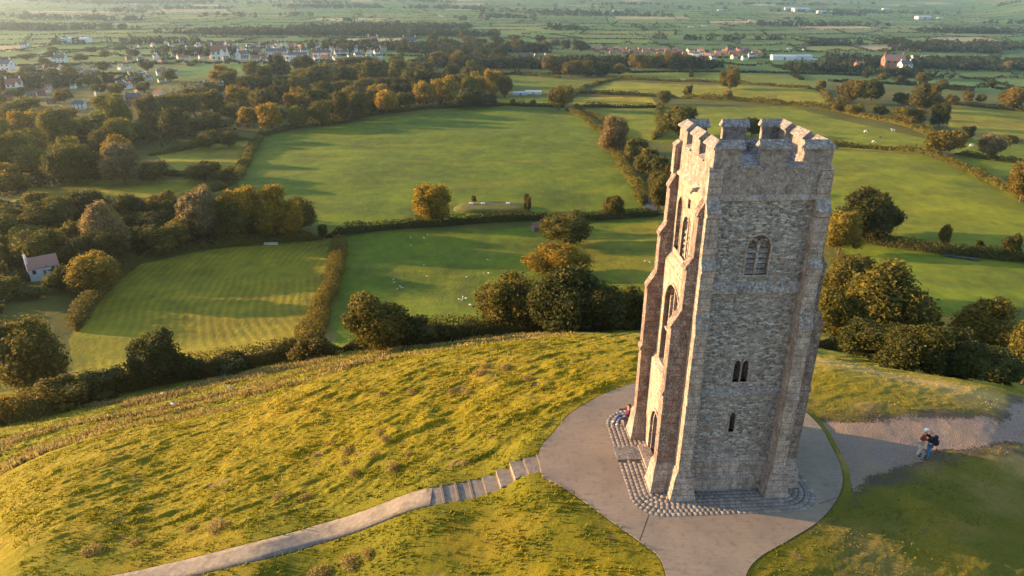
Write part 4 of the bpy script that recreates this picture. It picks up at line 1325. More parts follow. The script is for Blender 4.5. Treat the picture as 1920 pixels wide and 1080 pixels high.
TREES = [
 # foot of the hill, left to right: px, base py, width px, height px, colour, label
 (62,742,165,150,'B','broad russet bush-like tree at the left edge below the hillside'),
 (8,700,90,80,'B','brown scrubby tree cut by the left edge of the view'),
 (20,790,85,60,'Y','low golden bush at the left end of the hedge under the hill'),
 (120,765,110,62,'B','rounded brown bush in the hedge under the hill, second from the left'),
 (205,745,90,56,'B','rounded russet bush just left of the big lone oak'),
 (305,722,112,112,'D','big round dark oak standing in the hedge below the striped field'),
 (360,712,70,50,'D','small dark bush pressed against the right of the big lone oak'),
 (435,700,95,48,'D','dark bush at the right-hand foot of the striped field'),
 (590,672,90,52,'B','dense brown bush where the two hedges meet below the fields'),
 (548,674,70,42,'D','low dark bush left of the hedge corner'),
 (712,662,148,112,'O','large orange-green oak at the lower corner of the sheep field'),
 (785,652,95,64,'D','squat dark tree joined to the right of the orange-green oak'),
 (835,642,66,44,'D','low dark bush right of the squat dark tree'),
 (888,632,60,34,'O','small orange bush left of the great dark clump'),
 (960,622,150,118,'G','large spreading olive tree at the left of the clump beside the tower'),
 (1045,624,165,132,'D','tallest dark tree in the middle of the clump beside the tower'),
 (1120,622,120,96,'D','dark rounded tree at the right of the clump beside the tower'),
 (1180,618,90,84,'G','green tree touching the left side of the tower'),
 (1140,590,70,42,'D','low dark bush at the back of the clump beside the tower'),
 (1048,514,122,66,'Y','golden-topped tree standing above the clump at the sheep field edge'),
 (1064,458,112,68,'G','round green tree on the hedge line at the top of the sheep field'),
 # right of the tower
 (1640,652,200,160,'O','largest rust-coloured tree right of the tower'),
 (1568,648,120,112,'G','olive bushy tree immediately right of the tower foot'),
 (1582,566,112,96,'B','rust-brown tree above the olive one, right of the tower'),
 (1572,478,84,88,'Y','golden yellow tree against the right side of the tower'),
 (1615,452,120,98,'D','dark blue-green tree group behind the golden tree right of the tower'),
 (1655,438,60,60,'D','smaller dark tree at the right flank of the dark group'),
 (1700,696,150,104,'D','dark low tree below the largest rust-coloured tree'),
 (1630,676,130,80,'D','low green tree beneath the rust-coloured tree'),
 (1768,704,140,96,'D','dark tree between the two rust-coloured groups'),
 (1822,676,150,122,'O','orange-tinged oak in the row at the right edge of the near field'),
 (1850,712,120,70,'D','dark bush under the orange-tinged oak'),
 (1915,722,120,140,'B','brown-orange tree cut by the right edge near the hill'),
 (1790,712,90,60,'D','dark low bush in the row at right, behind the hill crest'),
 # middle fields
 (812,418,82,80,'Y','golden tree with a flat top standing beside the grassy mound'),
 (888,384,13,20,'O','tiny rusty sapling at the back of the grassy mound'),
 (988,402,18,38,'B','small slim brown tree at the right end of the grassy mound'),
 (1150,402,46,40,'G','small green tree in the lower right corner of the big field'),
 (605,446,26,30,'D','small dark tree at the corner of the hedge below the big field'),
 (1150,286,66,68,'P','pale brownish tree beside the lane right of the big field'),
 (1190,300,58,44,'G','green tree at the right of the pale tree by the lane'),
 (1213,332,60,56,'B','rounded brown tree along the lane, above the bend'),
 (1240,358,60,62,'D','dark tree along the lane close to the tower'),
 (1232,394,56,70,'B','brown tree at the lower end of the lane by the tower'),
 (1272,254,78,60,'G','green tree behind the far left corner of the battlements'),
 (1246,196,36,28,'B','brown tree above the tower on the second hedge'),
 (1408,256,40,38,'D','dark tree peeping through a gap in the battlements'),
 (1290,182,20,24,'B','small brown tree standing alone in the pale field'),
 (1368,168,50,44,'O','round rusty tree standing on the hedge between two upper fields'),
 (1365,188,22,20,'P','pale little tree just below the round rusty tree'),
 (1048,206,56,52,'O','russet tree at the top right corner of the big field'),
 (1000,200,15,14,'G','small round green bush, right of two at the top of the big field'),
 (962,200,14,13,'G','small round green bush, left of two at the top of the big field'),
 # right fields
 (1762,292,76,54,'O','spreading rust-coloured tree by the grazing cattle'),
 (1812,264,28,28,'D','small round dark tree right of the rust-coloured one'),
 (1850,294,56,44,'P','pale thin-leaved tree beside the white cow'),
 (1892,276,32,24,'B','small brown tree at the far right beyond the pale one'),
 (1912,378,64,80,'O','bright rusty tree cut by the right edge at the field corner'),
 (1768,464,26,46,'B','slim brownish tree by the lane in the right-hand fields'),
 (1890,484,42,50,'D','round dark tree on a bare stem by the lane at the far right'),
 (1832,474,20,28,'D','little dark tree between the slim tree and the round dark tree'),
 (1590,196,62,52,'B','tallest brown tree in the upper right clump'),
 (1572,210,36,30,'B','brown tree at the left foot of the upper right clump'),
 (1602,216,46,24,'O','low rusty bush below the upper right clump'),
 (1633,190,44,40,'D','dark tree at the right of the upper right clump'),
 (1648,216,34,22,'B','low brown bush in the hedge right of the clump'),
 (1702,238,54,38,'O','golden-orange tree in the hedge above the cattle'),
 (1682,222,30,22,'B','small brown bush left of the golden-orange tree'),
 (1732,210,66,54,'B','broad brown tree above the golden-orange one'),
 (1690,200,44,26,'D','low dark tree left of the broad brown tree'),
 (1760,238,44,48,'D','dark tree right of the broad brown tree'),
 (1892,206,64,50,'O','broad rusty tree at the far right in the upper fields'),
 (1782,198,30,22,'B','small brown tree left of the far rusty tree'),
 (1812,192,24,22,'O','small rusty tree in the upper right hedge'),
 (1838,194,22,18,'B','small brown tree second from the far rusty tree'),
 (1540,168,24,18,'O','small rusty tree on the brow behind the tower field'),
 (1622,148,18,14,'D','tiny dark tree beyond the brow'),
 (1652,153,34,18,'B','low brown copse beyond the brow'),
 (1684,156,26,16,'D','low dark copse right of the brown one beyond the brow'),
 (1728,158,36,24,'B','brown tree beyond the brow at right'),
 (1768,166,26,18,'B','small brown tree beside it beyond the brow'),
 (1860,162,22,14,'D','tiny dark tree far right beyond the brow'),
 (1885,134,22,20,'P','pale rounded tree in the straw-edged plain at right'),
 # upper middle
 (1040,140,52,40,'O','orange tree at the left of the trio below the red estate'),
 (1070,144,44,34,'O','orange-brown tree in the middle of the trio below the red estate'),
 (1098,144,42,34,'B','brown tree at the right of the trio below the red estate'),
 (1132,144,46,28,'D','dark tree right of the trio'),
 (1160,142,40,26,'O','rusty tree at the start of the row below the red estate'),
 (1196,132,46,32,'O','first golden-topped tree in the row above the tower'),
 (1230,130,46,30,'G','second tree in the row above the tower'),
 (1262,128,46,32,'O','third tree in the row above the tower'),
 (1290,126,36,26,'D','last dark tree in the row above the tower'),
 (893,182,36,48,'Y','golden tree left of the white barn'),
 (922,184,40,52,'Y','taller golden tree beside the white barn'),
 (946,184,34,42,'B','brown tree nearest the white barn'),
 (836,194,62,54,'Y','broad golden tree at the top of the big field'),
 (880,202,70,36,'D','dark low tree below the golden ones'),
 (914,200,44,26,'D','dark bush at the left of the two round bushes'),
 (725,214,64,52,'Y','pale golden tree at the upper left of the big field'),
 (783,180,58,50,'G','green tree by the white house in the wood'),
 (672,224,50,56,'B','brown tree on the left upper edge of the big field'),
 (640,230,52,60,'B','tall brown tree beside it on the upper edge of the big field'),
 (600,236,50,54,'G','olive tree on the upper edge of the big field, left part'),
 (560,240,46,48,'L','light green tree on the upper edge of the big field, far left'),
 (510,244,56,54,'Y','golden rounded tree near the top left corner of the big field'),
 (468,240,46,42,'Y','golden tree at the top left corner of the big field'),
 (857,128,44,34,'O','orange tree right of the town, upper one'),
 (820,126,42,30,'O','orange-brown tree right of the town, lower one'),
 (900,116,34,24,'D','dark tree on the low ridge right of the town'),
 (933,118,44,28,'D','dark blue-green tree on the low ridge'),
 (956,122,30,18,'D','small dark tree on the low ridge by the white farmhouse'),
 # left middle
 (235,345,84,78,'P','tall pale-topped tree above the small left meadow'),
 (290,340,70,40,'B','brown bush right of the pale-topped tree'),
 (385,450,88,104,'P','tall thin-leaved grey-gold tree above the striped field'),
 (460,446,80,96,'Y','golden tree left half of the pair above the striped field'),
 (505,446,92,100,'Y','golden tree right half of the pair above the striped field'),
 (545,446,62,74,'Y','smaller golden tree at the end of the pair'),
 (200,484,100,104,'P','pale pinkish tree at the left of the wooded belt'),
 (252,430,86,72,'D','dark rounded tree in the wooded belt'),
 (318,430,66,62,'D','second dark rounded tree in the wooded belt'),
 (188,548,116,78,'Y','broad golden tree beside the pink-roofed cottage'),
 (385,340,76,40,'B','russet bush by the small left meadow'),
 (428,345,44,32,'G','green bush by the corner of the small left meadow'),
 (392,278,50,36,'G','first orchard-like tree at the head of the left meadow'),
 (430,276,46,32,'G','second orchard-like tree at the head of the left meadow'),
]
for t in TREES: tree(*t)

# woods: trees crowded together, filled by dart throwing inside outlines
def wood(poly, n, wr, hr, codes, labels, group, minf=.55, seed=1, rmin=85, places=()):
    rg = random.Random(seed)
    p = np.array(poly, float); got = []
    tries = 0
    while len(got) < n and tries < n * 60:
        tries += 1
        x, y = rg.uniform(p[:, 0].min(), p[:, 0].max()), rg.uniform(p[:, 1].min(), p[:, 1].max())
        if not in_poly(np.array([x]), np.array([y]), poly)[0]: continue
        u = (y - p[:, 1].min()) / (p[:, 1].max() - p[:, 1].min() + 1e-6)
        w = (wr[0] + (wr[1] - wr[0]) * u) * rg.uniform(.8, 1.25); h = (hr[0] + (hr[1] - hr[0]) * u) * rg.uniform(.75, 1.25)
        if any(abs(x - a) < (w + ww) / 2 * minf and abs(y - b) < (w + ww) / 2 * minf * .55 for a, b, ww in got): continue
        got.append((x, y, w))
        c = rg.choice(codes)
        x0, x1, y0, y1 = p[:, 0].min(), p[:, 0].max(), p[:, 1].min(), p[:, 1].max()
        if places: where = places[min(int((x - x0) / (x1 - x0) * len(places)), len(places) - 1)]
        else: where = ''
        row = 'front row, ' if y > (y0 + y1) / 2 else 'back row, '
        tree(x, y, w, h, c, labels[c] + (', ' + row + where if where else ''), group, rmin)
wood([(232,262),(300,212),(345,185),(480,150),(640,138),(800,136),(850,150),(930,162),(880,190),(700,212),(560,228),(480,236),(380,262),(300,275)], 62, (46, 74), (34, 52), 'DGGBBODY',
     {'D': 'dark green tree in the wood below the town', 'G': 'olive green tree in the wood below the town', 'B': 'brown-leaved tree in the wood below the town', 'O': 'orange-tinged tree in the wood below the town', 'Y': 'golden tree in the wood below the town'}, 'trees of the wood below the town', seed=3, places=('left end', 'by the big white house', 'right of the white house', 'middle right', 'near the barn'))
wood([(-20,215),(90,240),(230,235),(250,330),(150,345),(0,372)], 24, (78, 98), (56, 72), 'LYYLG',  # golden glow of the low sun put into this wood's leaf colours
     {'L': 'light green tree in the sunlit left-hand wood', 'Y': 'golden tree in the sunlit left-hand wood', 'G': 'olive tree in the sunlit left-hand wood'}, 'trees of the sunlit wood at left', seed=4, places=('at the picture edge', 'middle', 'by the small meadow'))
wood([(-20,418),(150,412),(340,414),(430,408),(560,430),(540,448),(420,460),(260,482),(130,530),(-20,470)], 27, (80, 108), (58, 74), 'DGBG',
     {'D': 'dark tree in the belt above the striped field', 'B': 'brown tree in the belt above the striped field', 'G': 'olive tree in the belt above the striped field'}, 'trees of the belt above the striped field', seed=5, places=('by the cottage', 'left part', 'middle', 'by the golden pair'))
tree(118, 545, 60, 46, 'G', 'olive tree just right of the pink-roofed cottage')
tree(62, 560, 60, 20, 'G', 'low olive shrub in front of the pink-roofed cottage')
tree(105, 508, 50, 40, 'B', 'brown tree behind the pink-roofed cottage')
wood([(-30,480),(40,490),(40,545),(-30,600)], 5, (70, 80), (50, 60), 'BG', {'B': 'brown scrub tree beside the pink-roofed cottage at the left edge', 'G': 'olive scrub tree beside the pink-roofed cottage at the left edge'}, 'scrub trees by the cottage', seed=6)
wood([(-10,110),(120,95),(300,95),(480,85),(660,72),(720,100),(480,118),(340,150),(230,225),(-10,222)], 40, (24, 46), (12, 26), 'DGBOG',
     {'D': 'dark green tree among the town houses', 'G': 'olive tree among the town houses', 'B': 'brown tree among the town houses', 'O': 'orange-tinged tree among the town houses'}, 'trees between the houses of the town', .75, seed=7, places=('far left', 'left', 'middle', 'right end'))
wood([(730,80),(870,72),(1010,82),(1100,96),(1080,104),(960,100),(860,98),(760,100)], 20, (26, 34), (16, 22), 'DDG',
     {'D': 'dark tree on the long low ridge beyond the big field', 'G': 'olive tree on the long low ridge beyond the big field'}, 'trees on the low ridge', seed=8)

# hedges
H_ = [
 ([(-20,800),(60,782),(140,757),(220,738),(300,722),(380,708),(470,690),(560,672),(640,660)], 5.5, 3.6, 'B', 'thick brown hedge along the foot of the hill on the left'),
 ([(640,660),(760,648),(880,634),(1000,624),(1120,620),(1200,618)], 6, 3.6, 'D', 'dark hedge under the oaks at the foot of the hill'),
 ([(1525,650),(1620,664),(1720,680),(1820,698),(1940,716)], 7, 4.5, 'D', 'dark hedge behind the hill crest right of the tower'),
 ([(636,448),(634,480),(622,530),(606,575),(592,622),(586,650)], 5.0, 3.6, 'O', 'sunlit rusty hedge running down between the striped and sheep fields'),
 ([(612,444),(700,432),(780,425),(900,417),(1010,410),(1130,408),(1240,400)], 5.0, 3.2, 'D', 'long dark hedge between the big field and the sheep field'),
 ([(262,486),(330,472),(420,462),(500,454),(606,446)], 4.5, 2.6, 'G', 'hedge along the upper side of the striped field'),
 ([(262,486),(215,520),(185,550),(160,590),(140,625)], 5, 3.6, 'B', 'overgrown hedge at the left side of the striped field'),
 ([(487,257),(468,290),(448,330),(428,352)], 5.5, 3.0, 'G', 'hedge down the left side of the big field'),
 ([(480,258),(560,239),(640,230),(700,216),(800,206),(905,199),(1060,201)], 4.5, 3.0, 'D', 'hedge along the top of the big field'),
 ([(1062,205),(1098,224),(1132,254),(1150,285),(1168,312),(1190,350),(1208,385)], 5, 3.2, 'G', 'hedge on the field side of the lane by the big field'),
 ([(1075,199),(1115,219),(1150,246),(1170,280)], 4.5, 2.6, 'G', 'hedge on the far side of the lane by the big field'),
 ([(1540,272),(1640,279),(1740,292),(1792,308),(1850,338),(1930,378)], 5, 3.0, 'G', 'hedge below the cattle field on the right'),
 ([(1280,182),(1363,189),(1480,198),(1567,208),(1613,218),(1680,231),(1740,252),(1775,268)], 5.5, 4.0, 'G', 'hedge above the cattle field on the right'),
 ([(1280,153),(1343,155),(1447,161),(1527,168)], 4.5, 2.6, 'G', 'hedge between the two uppermost fields behind the tower'),
 ([(1150,149),(1280,153)], 4.5, 2.6, 'G', 'short hedge left of the round rusty tree, uppermost line'),
 ([(1080,175),(1160,178),(1273,184)], 4.5, 3.2, 'D', 'hedge above the pale strip field'),
 ([(1087,201),(1160,202),(1235,203)], 4.5, 3.0, 'D', 'hedge below the pale strip field'),
 ([(1062,190),(1085,172),(1107,162),(1150,149)], 5.5, 2.8, 'G', 'hedge beside the narrow lane climbing above the big field'),
 ([(880,130),(940,138),(1007,143),(1053,146)], 4.5, 2.6, 'G', 'hedge under the low ridge left of the orange trees'),
 ([(1575,442),(1640,456),(1700,466),(1790,476),(1940,494)], 7, 3.6, 'D', 'broad dark hedge across the right-hand fields'),
 ([(1791,291),(1840,297),(1885,302),(1930,306)], 4.5, 2.6, 'G', 'short dark hedge right of the spreading rust-coloured tree'),
 ([(1760,193),(1813,198),(1880,204),(1930,210)], 5, 3.4, 'G', 'hedge under the small trees in the upper right'),
 ([(20,360),(60,340),(150,335),(290,329),(430,335)], 5, 3.2, 'D', 'hedge across the top of the long left meadow'),
 ([(428,352),(350,372),(250,388),(140,395),(10,395)], 6, 3.4, 'D', 'hedge along the lower side of the long left meadow'),
 ([(1225,262),(1240,240),(1235,215),(1238,200)], 5, 3.2, 'G', 'hedge dropping to the tower from the pale strip field'),
 ([(1560,205),(1547,178),(1530,168)], 5, 3, 'B', 'short hedge left of the upper right clump'),
 ([(280,292),(330,282),(400,268),(470,262)], 4.5, 3.0, 'G', 'hedge at the head of the small left meadow'),
]
for h in H_: hedge(*h)

# ------------------------------------------------------------------ ground cover one could not count
def cards_obj(name, C, size, col, seed, nz=.3, asp=1.0, thick=None):
    rg = np.random.default_rng(seed)
    N = rg.normal(size=C.shape) + np.array([0, 0, nz]); N /= np.linalg.norm(N, axis=1)[:, None]
    V, F_ = cards(C, N, size, rg, asp)
    t = np.repeat(rg.random(len(C)), 4)
    off = C.mean(0)
    o = link(name, mesh_np(name, V - off, F_, M['foliage'], False, {'tint': t}))
    o.location = off; o.color = (*col, 1)
    return o
rgx = np.random.default_rng(77)
# scrub and shrubs on the floor of the woods
C_all = []
for poly, n, hmax in (([(225,262),(300,200),(345,160),(480,140),(640,130),(800,128),(860,145),(935,160),(890,192),(700,214),(560,230),(480,238),(380,264),(300,278)], 9000, 5),
                      ([(-25,215),(90,240),(232,235),(262,328),(150,345),(0,372)], 5000, 6),
                      ([(-25,395),(150,388),(345,390),(430,385),(565,428),(545,450),(420,462),(262,486),(130,540),(-25,480)], 9000, 5),
                      ([(-30,478),(50,478),(60,520),(30,560),(-30,620)], 1200, 4)):
    pw = [hit(px, py, 85)[:2] for px, py in poly]
    p = np.array(pw)
    xy = rgx.uniform(p.min(0), p.max(0), (n * 4, 2))
    xy = xy[in_poly(xy[:, 0], xy[:, 1], pw)][:n]
    C_all.append(np.stack([xy[:, 0], xy[:, 1], base_h(xy[:, 0], xy[:, 1]) + rgx.uniform(.2, hmax, len(xy)) * (.5 + .5 * (fbm(xy[:, 0] / 12, xy[:, 1] / 12, 301) > 0))], -1))
tag(cards_obj('undergrowth', np.vstack(C_all), 2.6, (.050, .050, .016), 5, .8), kind='stuff')

# turf tufts on the hilltop
n = 120000
az = R(1) * rgx.uniform(-42, 40, n); r = 24 + 36 * rgx.random(n) ** .85
x, y = r * np.sin(az), r * np.cos(az)
X, Y = to_local(x, y)
ok = ~in_poly(x, y, ring_w) & (dist_poly(x, y, path_c, False) > .68) & (dist_poly(x, y, step_w, False) > .74) & ~in_poly(x, y, track_w)
dens = fbm(x / 1.2, y / .8, 311)
ok &= (rgx.random(n) < np.clip(.45 + dens * 1.3, .06, 1) * (1 - .35 * smooth(6, 11, x)))
x, y = x[ok], y[ok]
z = ground_h(x, y)
n = len(x)
hgt = rgx.uniform(.06, .17, n) * (1 + .8 * np.clip(fbm(x / .9, y / .7, 321), -.5, .8)) * (1 - .6 * smooth(5, 9, x)) * (1 - .4 * smooth(38, 44, y) * smooth(0, 8, x))
lean = rgx.normal(size=(n, 2)) * .5 + np.array([.35, -.1])
a = rgx.uniform(0, math.pi, n); wd = rgx.uniform(.025, .06, n)
bx, by = np.cos(a) * wd, np.sin(a) * wd
B0 = np.stack([x - bx, y - by, z - .02], -1); B1 = np.stack([x + bx, y + by, z - .02], -1)
Tp = np.stack([x + lean[:, 0] * hgt, y + lean[:, 1] * hgt, z + hgt], -1)
k3 = (np.stack([bx, by, bx * 0], -1)) * .35
V = np.stack([B0, B1, Tp + k3, Tp - k3], 1).reshape(-1, 3)
gc = ground_color(x, y) * rgx.uniform(.75, 1.2, (n, 1)) * np.array([1.02, 1.02, .9])
def mat_turf():
    m = NT('turf_blades')
    c = m.node('ShaderNodeAttribute', attribute_name='gcol').outputs['Color']
    m.done(c, rough=.8)
    tr = m.node('ShaderNodeBsdfTranslucent', {'Color': c})
    mx = m.node('ShaderNodeMixShader', {0: .3, 1: m.b.outputs[0], 2: tr.outputs[0]})
    m.t.links.new(mx.outputs[0], m.n['Material Output'].inputs['Surface'])
    return m.m
tag(link('grass', mesh_np('grass', V, np.arange(4 * n).reshape(n, 4), mat_turf(), False, {'gcol': np.repeat(gc, 4, 0)})), kind='stuff')

# hedgerows and trees scattered over the distant levels
n = 2600000
az = R(1) * rgx.uniform(-40, 40, n); r = np.exp(rgx.uniform(math.log(930), math.log(5200), n))
x, y = r * np.sin(az), r * np.cos(az)
row, cm, d = cell(x, y)
present = hash2(row, cm, 401) < .92
ok = (d < 2.2) & present & (fbm(x / 90, y / 90, 405) > -.42)
x, y, r = x[ok][:120000], y[ok][:120000], r[ok][:120000]
z = base_h(x, y) + rgx.uniform(.3, 1, len(x)) * (2.2 + 4.5 * smooth(.05, .5, fbm(x / 25, y / 25, 402)))
tag(cards_obj('distant_hedgerows', np.stack([x, y, z], -1), 3.6, (.030, .040, .012), 6, .5), kind='stuff')
n = 60000
az = R(1) * rgx.uniform(-40, 40, n); r = np.exp(rgx.uniform(math.log(930), math.log(5600), n))
x, y = r * np.sin(az), r * np.cos(az)
azd = np.degrees(np.arctan2(x, y))
f = fbm(x / 420, y / 130, 411, 4)
row, cm, d = cell(x, y)
ok = (f + .10 * (azd < -2) + .10 * (d < 8) > .36 + .10 * (r < 1300))
x, y, r, f = x[ok], y[ok], r[ok], f[ok]
kk = rgx.permutation(len(x))[:6500]
x, y, r = x[kk], y[kk], r[kk]
hh = rgx.uniform(7, 15, len(x)); ww = hh * rgx.uniform(.45, .75, len(x))
m_ = 24
dv = rgx.normal(size=(len(x), m_, 3)); dv /= np.linalg.norm(dv, axis=2)[..., None]
z = base_h(x, y)
Cc = np.stack([x[:, None] + dv[..., 0] * ww[:, None], y[:, None] + dv[..., 1] * ww[:, None], z[:, None] + hh[:, None] * .52 + dv[..., 2] * hh[:, None] * .46], -1).reshape(-1, 3)
tag(cards_obj('distant_trees', Cc, 6.0, (.036, .042, .012), 8, .3), kind='stuff')
print('trees far', len(x))

# ------------------------------------------------------------------ buildings
def copy_tree(o, parent=None):
    c = o.copy(); COL.objects.link(c)
    if parent: c.parent = parent
    for ch in list(o.children): copy_tree(ch, c)
    return c
def gable(b, w, d, h0, h1, ov=.3, t=.18):
    """pitched roof shell, ridge along x"""
    y0, y1, x0, x1 = -d / 2 - ov, d / 2 + ov, -w / 2 - ov * .6, w / 2 + ov * .6
    sl = (h1 - h0) / (d / 2)
    ze = h0 - ov * sl
    b.add([(x0, y0, ze), (x1, y0, ze), (x1, 0, h1), (x0, 0, h1), (x1, y1, ze), (x0, y1, ze),
           (x0, y0, ze + t), (x1, y0, ze + t), (x1, 0, h1 + t), (x0, 0, h1 + t), (x1, y1, ze + t), (x0, y1, ze + t)],
          [(0, 3, 2, 1), (3, 5, 4, 2), (6, 7, 8, 9), (9, 8, 10, 11), (0, 1, 7, 6), (5, 11, 10, 4), (0, 6, 9, 3), (3, 9, 11, 5), (1, 2, 8, 7), (2, 4, 10, 8)])
def make_house(name, w, d, h, rh, wall, roof, nwin=3, floors=2, chim=2, wing=False, doors=1):
    r = empty(name)
    b = MB(); b.box(-w / 2, w / 2, -d / 2, d / 2, -2.5, h)
    for sx in (-1, 1):
        b.add([(sx * w / 2, -d / 2, h), (sx * w / 2, d / 2, h), (sx * w / 2, 0, h + rh), (sx * (w / 2 - .2), -d / 2, h), (sx * (w / 2 - .2), d / 2, h), (sx * (w / 2 - .2), 0, h + rh)],
              [(0, 1, 2), (5, 4, 3), (0, 3, 4, 1), (1, 4, 5, 2), (2, 5, 3, 0)])
    if wing:
        b.box(w * .12, w * .42, -d / 2 - 3, -d / 2 - .01, -2.5, h * .92)
        b.add([(w * .12, -d / 2 - 3, h * .92), (w * .42, -d / 2 - 3, h * .92), (w * .27, -d / 2 - 3, h * .92 + rh * .8), (w * .12, -d / 2 - 2.8, h * .92), (w * .42, -d / 2 - 2.8, h * .92), (w * .27, -d / 2 - 2.8, h * .92 + rh * .8)], [(0, 1, 2), (5, 4, 3), (0, 3, 4, 1), (1, 4, 5, 2), (2, 5, 3, 0)])
    b.build('wall', M[wall], r)
    b = MB(); gable(b, w, d, h + .02, h + rh + .02)
    if wing:
        x0, x1, xm, y0, y1 = w * .12 - .3, w * .42 + .3, w * .27, -d / 2 - 3.2, -.5
        ze, zr = h * .92 - .1, h * .92 + rh * .8 + .05
        b.add([(x0, y0, ze), (xm, y0, zr), (x1, y0, ze), (x0, y1, ze), (xm, y1, zr), (x1, y1, ze), (x0, y0, ze + .18), (xm, y0, zr + .2), (x1, y0, ze + .18), (x0, y1, ze + .18), (xm, y1, zr + .2), (x1, y1, ze + .18)],
              [(6, 7, 10, 9), (7, 8, 11, 10), (0, 3, 4, 1), (1, 4, 5, 2), (0, 1, 7, 6), (1, 2, 8, 7), (0, 6, 9, 3), (2, 5, 11, 8), (3, 9, 10, 4), (4, 10, 11, 5)])
    rf = b.build('roof', M[roof], r)
    for k in range(chim):
        x = (-1 if k == 0 else 1) * (w / 2 - .6) if chim <= 2 else -w / 2 + .6 + k * (w - 1.2) / (chim - 1)
        b = MB(); b.box(x - .45, x + .45, -.35, .35, h + rh * .6, h + rh + 1.3); b.box(x - .52, x + .52, -.42, .42, h + rh + 1.3, h + rh + 1.42)
        b.box(x - .3, x - .06, -.12, .12, h + rh + 1.42, h + rh + 1.75); b.box(x + .06, x + .3, -.12, .12, h + rh + 1.42, h + rh + 1.75)
        b.build('chimney', M[wall if wall != 'cream_wall' else 'brick_wall'], rf)
    fh = h / floors
    for fl in range(floors):
        for k in range(nwin):
            x = -w / 2 + w * (k + .5) / nwin
            if fl == 0 and k == nwin // 2 and doors: continue
            z = fl * fh + fh * .35
            if wing and w * .1 < x < w * .44: continue
            b = MB(); b.box(x - .6, x + .6, -d / 2 - .05, -d / 2, z, z + fh * .45); b.build('window', M['glass'], r)
    if doors:
        b = MB(); x = -w / 2 + w * (nwin // 2 + .5) / nwin; b.box(x - .5, x + .5, -d / 2 - .06, -d / 2, 0, 2.1); b.build('door', M['timber'], r)
    for sx in (-1, 1):
        b = MB(); b.box(*((sx * w / 2, sx * w / 2 + .05) if sx > 0 else (-w / 2 - .05, -w / 2)), -.5, .5, h - 1.0, h + .3); b.build('window', M['glass'], r)
    return r
def make_shed(w, d, h, rh, wall, roof, name='farm_shed'):
    r = empty(name)
    b = MB(); b.box(-w / 2, w / 2, -d / 2, d / 2, -2, h)
    for sx in (-1, 1):
        b.add([(sx * w / 2, -d / 2, h), (sx * w / 2, d / 2, h), (sx * w / 2, 0, h + rh), (sx * (w / 2 - .2), -d / 2, h), (sx * (w / 2 - .2), d / 2, h), (sx * (w / 2 - .2), 0, h + rh)], [(0, 1, 2), (5, 4, 3), (0, 3, 4, 1), (1, 4, 5, 2), (2, 5, 3, 0)])
    b.build('wall', M[wall], r)
    b = MB(); gable(b, w, d, h + .02, h + rh + .02, .4, .12); b.build('roof', M[roof], r)
    b = MB(); b.box(-1.6, 1.6, -d / 2 - .08, -d / 2, 0, h * .8); b.build('door', M['slate'], r)
    return r
PROTO = {}
def proto(k):
    if k in PROTO: return PROTO[k]
    f = {'white': lambda: make_house('house', 11, 7, 5.2, 2.8, 'white_wall', 'slate'),
         'whitegable': lambda: make_house('house', 9, 7, 5.2, 3.2, 'white_wall', 'tile', wing=True),
         'cream': lambda: make_house('house', 10, 7.5, 5.0, 3.0, 'cream_wall', 'tile'),
         'brick': lambda: make_house('house', 10, 7, 5.2, 2.8, 'brick_wall', 'slate'),
         'red': lambda: make_house('house', 12, 7, 5.0, 3.0, 'brick_wall', 'pink_tile'),
         'terrace': lambda: make_house('terraced_house', 26, 8, 5.4, 3.2, 'white_wall', 'slate', nwin=8, chim=5),
         'villa': lambda: make_house('house', 15, 10, 8, 3.0, 'white_wall', 'slate', nwin=4, floors=3, chim=2, wing=True),
         'shed': lambda: make_shed(24, 12, 4, 1.6, 'metal_roof', 'metal_roof'),
         'works': lambda: make_shed(40, 18, 6, 2.2, 'white_wall', 'metal_roof', 'warehouse')}[k]
    PROTO[k] = (f(), True)
    return PROTO[k]
def house(px, py, wpx, kind, rz, label, group=None, cat='house', sc=None):
    r0, fresh = proto(kind)
    if fresh: PROTO[kind] = (r0, False); o = r0
    else: o = copy_tree(r0)
    p = hit(px, py, 85)
    c, s = math.cos(PITCH), math.sin(PITCH)
    t = p[1] * c - (p[2] - CAM_H) * s
    L0 = {'white': 11, 'whitegable': 10, 'cream': 10, 'brick': 10, 'red': 12, 'terrace': 26, 'villa': 15, 'shed': 24, 'works': 40}[kind]
    k = wpx * t / F_PX / L0 if sc is None else sc
    if px < 330 and kind not in ('works', 'shed'): k *= .78
    o.location = (p[0], p[1], p[2] + .2); o.rotation_euler = (0, 0, R(rz)); o.scale = (k, k, k)
    for key in ('group',):
        if key in o: del o[key]
    tag(o, label, cat, group)
    return o
# the notable ones
house(405, 186, 40, 'villa', -8, 'big white three-storey house with grey roof standing alone in the wood')
house(170, 150, 26, 'whitegable', 15, 'white gabled house with brown roof high in the left part of the town')
house(750, 168, 20, 'white', -30, 'white house half hidden in the wood right of centre')
house(566, 166, 14, 'white', 60, 'narrow pale house behind the copper tree in the wood')
house(503, 145, 22, 'whitegable', 20, 'white gabled house in the middle of the wood below the town')
house(252, 194, 30, 'brick', 5, 'long low grey-roofed house at the near edge of the town')
house(300, 184, 24, 'cream', -20, 'cream gabled house at the near edge of the town, beside the wood')
house(228, 168, 24, 'white', 70, 'pale house seen end-on in the near part of the town')
house(150, 204, 26, 'white', 10, 'white cottage among trees left of the long low house')
house(108, 210, 18, 'white', 80, 'small white gable-end among the left-hand trees')
house(40, 216, 40, 'cream', 12, 'broad pale-roofed house near the left edge')
house(75, 222, 32, 'brick', -12, 'brick house just right of the broad pale-roofed one')
house(30, 172, 36, 'whitegable', 25, 'large pale house at the left edge of the town')
